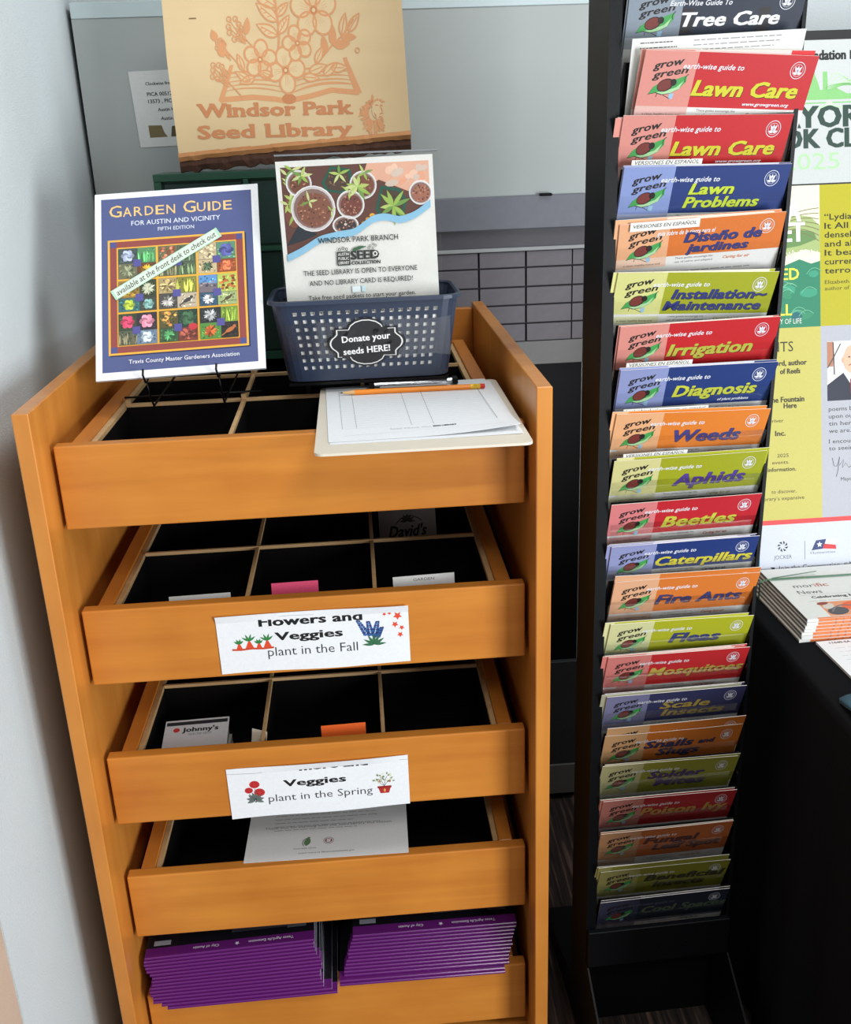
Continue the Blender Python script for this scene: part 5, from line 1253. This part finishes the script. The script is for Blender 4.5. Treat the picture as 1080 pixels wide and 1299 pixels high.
# ================================================================== THINGS IN THE DRAWERS
def card(name, label, cat, W_, H_, loc, tilt, rz, prt=None, col=(230, 230, 228), t=0.0008, group=None, roll=0.0, mat='print'):
    p = Print(0.00006); p.body(-W_ / 2, 0, W_ / 2, H_, t, col, nx=3, ny=3)
    if prt: prt(p)
    o = p.build(name, lambda a, b, h: (a, b, h + t), M[mat])
    o.location = loc; o.rotation_euler = (Matrix.Rotation(rz, 4, 'Z') @ Matrix.Rotation(tilt, 4, 'X') @ Matrix.Rotation(roll, 4, 'Y')).to_euler()
    return tag(o, label, cat, group)
b2 = tops[1] - 0.1125 + 0.0162; b3 = tops[2] - 0.1125 + 0.0162
card('index_card', 'hot pink card standing behind the front of the second drawer', 'card', 0.066, 0.094, (-0.018, 0.043, b2 + 0.001), math.radians(78), 0.02, col=(240, 84, 128))
card('seed_packet', 'white seed packet leaning at the left of the second drawer', 'seed packet', 0.085, 0.088, (-0.150, 0.036, b2 + 0.001), math.radians(80), 0.03)
card('seed_packet', 'white seed packet leaning at the right of the second drawer', 'seed packet', 0.088, 0.094, (0.165, 0.041, b2 + 0.001), math.radians(80), 0.05, prt=lambda p: p.text('GARDEN', 0, .086, .004, (90, 90, 92), 2, w=.03, align='c'))
def dv(p):
    p.text("David's", 0, 0.040, 0.019, (30, 28, 28), 3, w=0.066, bold=0.02, shear=0.35, align='c', rot=0.04)
    p.text('GARDEN', 0, 0.022, 0.005, (120, 96, 88), 3, w=0.028, align='c'); p.text('SEEDS', 0.02, 0.085, 0.004, (110, 108, 106), 3, w=0.02)
    p.arc((-.02, .062), (.025, .066), .25, .0015, (90, 86, 84), 3)
    for q in range(7): p.leaf(0, .066, .014, .004, PI * q / 6, (110, 108, 104), 3)
card('seed_packet', "white seed packet printed David's lying in the second drawer's back row", 'seed packet', 0.098, 0.105, (0.157, 0.330, b2 + 0.001), math.radians(61), 0.0, prt=dv)
def jh(p):
    p.rect(-.046, .080, .046, .088, (44, 46, 52), 1)
    p.text("Johnny's", 0.006, 0.064, 0.0095, (30, 32, 36), 3, w=0.054, bold=0.03, align='c'); p.ell(-.030, .069, .005, .005, (206, 60, 54), 3)
    p.text('SELECTED SEEDS', 0.006, 0.056, 0.004, (110, 112, 116), 3, w=0.034, align='c')
card('seed_packet', "white seed packet printed Johnny's in the third drawer's left column", 'seed packet', 0.096, 0.092, (-0.187, 0.030, b3 + 0.062), math.radians(8), 0.03, prt=jh, col=(214, 216, 220), t=0.003)
for q in range(4):
    card('seed_packet', ('lowest', 'second lowest', 'third lowest', 'next to topmost')[q] + " seed packet under the one printed Johnny's", 'seed packet', 0.096, 0.100, (-0.186 - .002 * q, 0.030, b3 + 0.001 + 0.0135 * q), 0, 0.02 * (q % 2), col=(190, 186, 176), t=0.0130, group="seed packets in the third drawer's left column")
card('seed_packet', 'small cream packet standing at the left divider of third drawer', 'seed packet', 0.026, 0.094, (-0.099, 0.034, b3 + 0.001), math.radians(76), -0.5, col=(222, 214, 196))
card('index_card', 'bright orange card standing behind the front of the third drawer', 'card', 0.066, 0.095, (0.036, 0.034, b3 + 0.001), math.radians(80), 0.03, col=(246, 104, 34))
def fly4(p):
    p.text('Thank you for planting with the seed library this season', 0, 0.075, 0.0045, (120, 118, 116), 2, w=0.20, align='c')
    for q in range(6): p.lines(-.085, .09, 0.070 + q * .009, 1, .004, (150, 148, 146), rng=random.Random(q))
    p.leaf(-0.0325, 0.030, .022, .010, 1.4, (96, 130, 90), 3); p.arc((-.036, .030), (-.026, .050), .3, .001, (60, 80, 60), 4)
    p.ring(0.002, 0.040, 0.0075, 0.0007, (90, 70, 70), 3); p.ell(0.002, 0.040, 0.0055, .0055, (150, 60, 66), 3); p.rect(-.001, .036, .005, .044, (226, 220, 216), 4)
    p.text('Austin Public Library', -0.034, 0.0235, 0.003, (110, 110, 112), 2, w=0.035, align='c')
    p.text('Learn more at library.austintexas.gov', 0.0, 0.0125, 0.0035, (90, 92, 96), 2, w=0.085, align='c')
card('flyer_sheet', 'white flyer sheet lying on the fourth drawer under the spring label', 'flyer', 0.250, 0.300, (-0.003, 0.008, tops[3] + 0.0008), 0.0, -0.02, prt=fly4, t=0.0003)

# purple booklets: two fanned stacks on the lowest drawer
M['purple'] = print_mat('purple_booklet_cover', 0.22, 0.3)
M['pages'] = plain('booklet_page_edges', (222, 224, 232), 0.7, var=0.1, scale=900)
def booklet_parts(top, TH):
    W_, D_ = 0.262, 0.206
    pg = MB().box(-W_ / 2, W_ / 2, 0.0012, D_, 0.0005, TH - 0.0005).mesh('pages', M['pages'])
    p = Print(0.00005)
    pu, pd, bl = (98, 30, 108), (84, 26, 96), (24, 22, 28)
    # cover wraps the fold: bottom, front, top
    prof = [(0.206, 0.0), (0.0012, 0.0), (0.0, 0.0010), (0.0, TH - 0.0010), (0.0012, TH), (0.020, TH), (0.206, TH)]
    n0 = len(p.v)
    for x in (-W_ / 2, W_ / 2):
        for y, z in prof: p.v.append((x, y, z))
    for i in range(6):
        p.f.append((n0 + i, n0 + i + 1, n0 + 8 + i, n0 + 7 + i)); p.c.append((*lin((pu, pu, pu, pu, pu, bl)[i]), 1))
    def T(name, s_, u, v, cap, w_, col):
        q = Print(0); q.text(s_, 0, 0, cap, col, 1, w=w_, bold=.015)
        nb_ = len(p.v); p.v += [(u - a, v - b, TH + 0.0003) for a, b, h in q.v]; p.f += [tuple(nb_ + i for i in f) for f in q.f]; p.c += q.c
    wc = (226, 214, 230)
    T('', 'Texas AgriLife Extension', 0.098, 0.0135, 0.0050, 0.070, wc); T('', 'City of Austin', -0.018, 0.0135, 0.0050, 0.040, wc)
    star = [(0.010 + (.0042 if q % 2 == 0 else .0017) * math.cos(q * PI / 5 - PI / 2), 0.0110 + (.0042 if q % 2 == 0 else .0017) * math.sin(q * PI / 5 - PI / 2)) for q in range(10)]
    nb_ = len(p.v); p.v += [(a, b, TH + .0003) for a, b in star]; p.f.append(tuple(nb_ + i for i in range(10))); p.c.append((*lin(wc), 1))
    for x0, x1, y0, y1, c in ((-0.120, -0.094, 0.024, 0.034, (150, 150, 158)), (-0.07, 0.09, 0.07, 0.15, (60, 90, 60)), (0.0, 0.10, 0.035, 0.045, (60, 60, 66)), (0.088, 0.118, 0.032, 0.044, (96, 98, 104))):
        nb_ = len(p.v); p.v += [(x0, y0, TH + .0003), (x1, y0, TH + .0003), (x1, y1, TH + .0003), (x0, y1, TH + .0003)]; p.f.append(tuple(nb_ + i for i in range(4))); p.c.append((*lin(c), 1))
    me = bpy.data.meshes.new('cover'); me.from_pydata(p.v, [], p.f)
    at = me.color_attributes.new('Col', 'FLOAT_COLOR', 'CORNER'); buf = []
    for f, c in zip(p.f, p.c): buf += list(c) * len(f)
    at.data.foreach_set('color', buf); me.materials.append(M['purple']); me.update()
    return me, pg
TH = 0.0042
cme, pme = booklet_parts(True, TH)
ordn = ['lowest', 'second lowest', 'third lowest', 'fourth from bottom', 'fifth from bottom', 'sixth from bottom', 'seventh from bottom', 'eighth from bottom', 'ninth from bottom', 'tenth from bottom', 'eleventh from bottom', 'twelfth from bottom', 'thirteenth from bottom', 'fourteenth from bottom', 'fifteenth from bottom', 'topmost']
rg = random.Random(31)
for side_ in ('left', 'right'):
    n = 16 if side_ == 'left' else 14
    for k in range(n):
        f = k / (n - 1)
        if side_ == 'left':
            x = 0.011 + (-0.141 if k == 0 else -0.150 if k == 1 else -0.1655 + 0.002 * math.sin(k * .9)) - (0.012 * max(0, f - .55) / .45) + rg.uniform(-.0015, .0015)
            y = -0.030 + 0.0024 * k; rz = 0.012 + 0.002 * k; zz = tops[4] + 0.0010 + k * (TH + 0.0004)
        else:
            x = 0.131 + (0.004 if k < 2 else 0.006 + 0.020 * f) + rg.uniform(-.0015, .0015)
            y = -0.0125 + 0.0026 * k - (0.004 if k < 2 else 0); rz = -0.008 + 0.0005 * k; zz = tops[4] + 0.0010 + k * (TH + 0.0004)
        nm = ordn[k] if k < n - 1 else 'topmost'
        root = thing('booklet', nm + ' purple booklet in the ' + side_ + ' stack on the bottom drawer', 'booklet', (x, y, zz), rz, 'purple booklets in the ' + side_ + ' stack')
        for nm2, me in (('cover', cme), ('pages', pme)):
            o = bpy.data.objects.new(nm2, me); COL.objects.link(o); o.parent = root
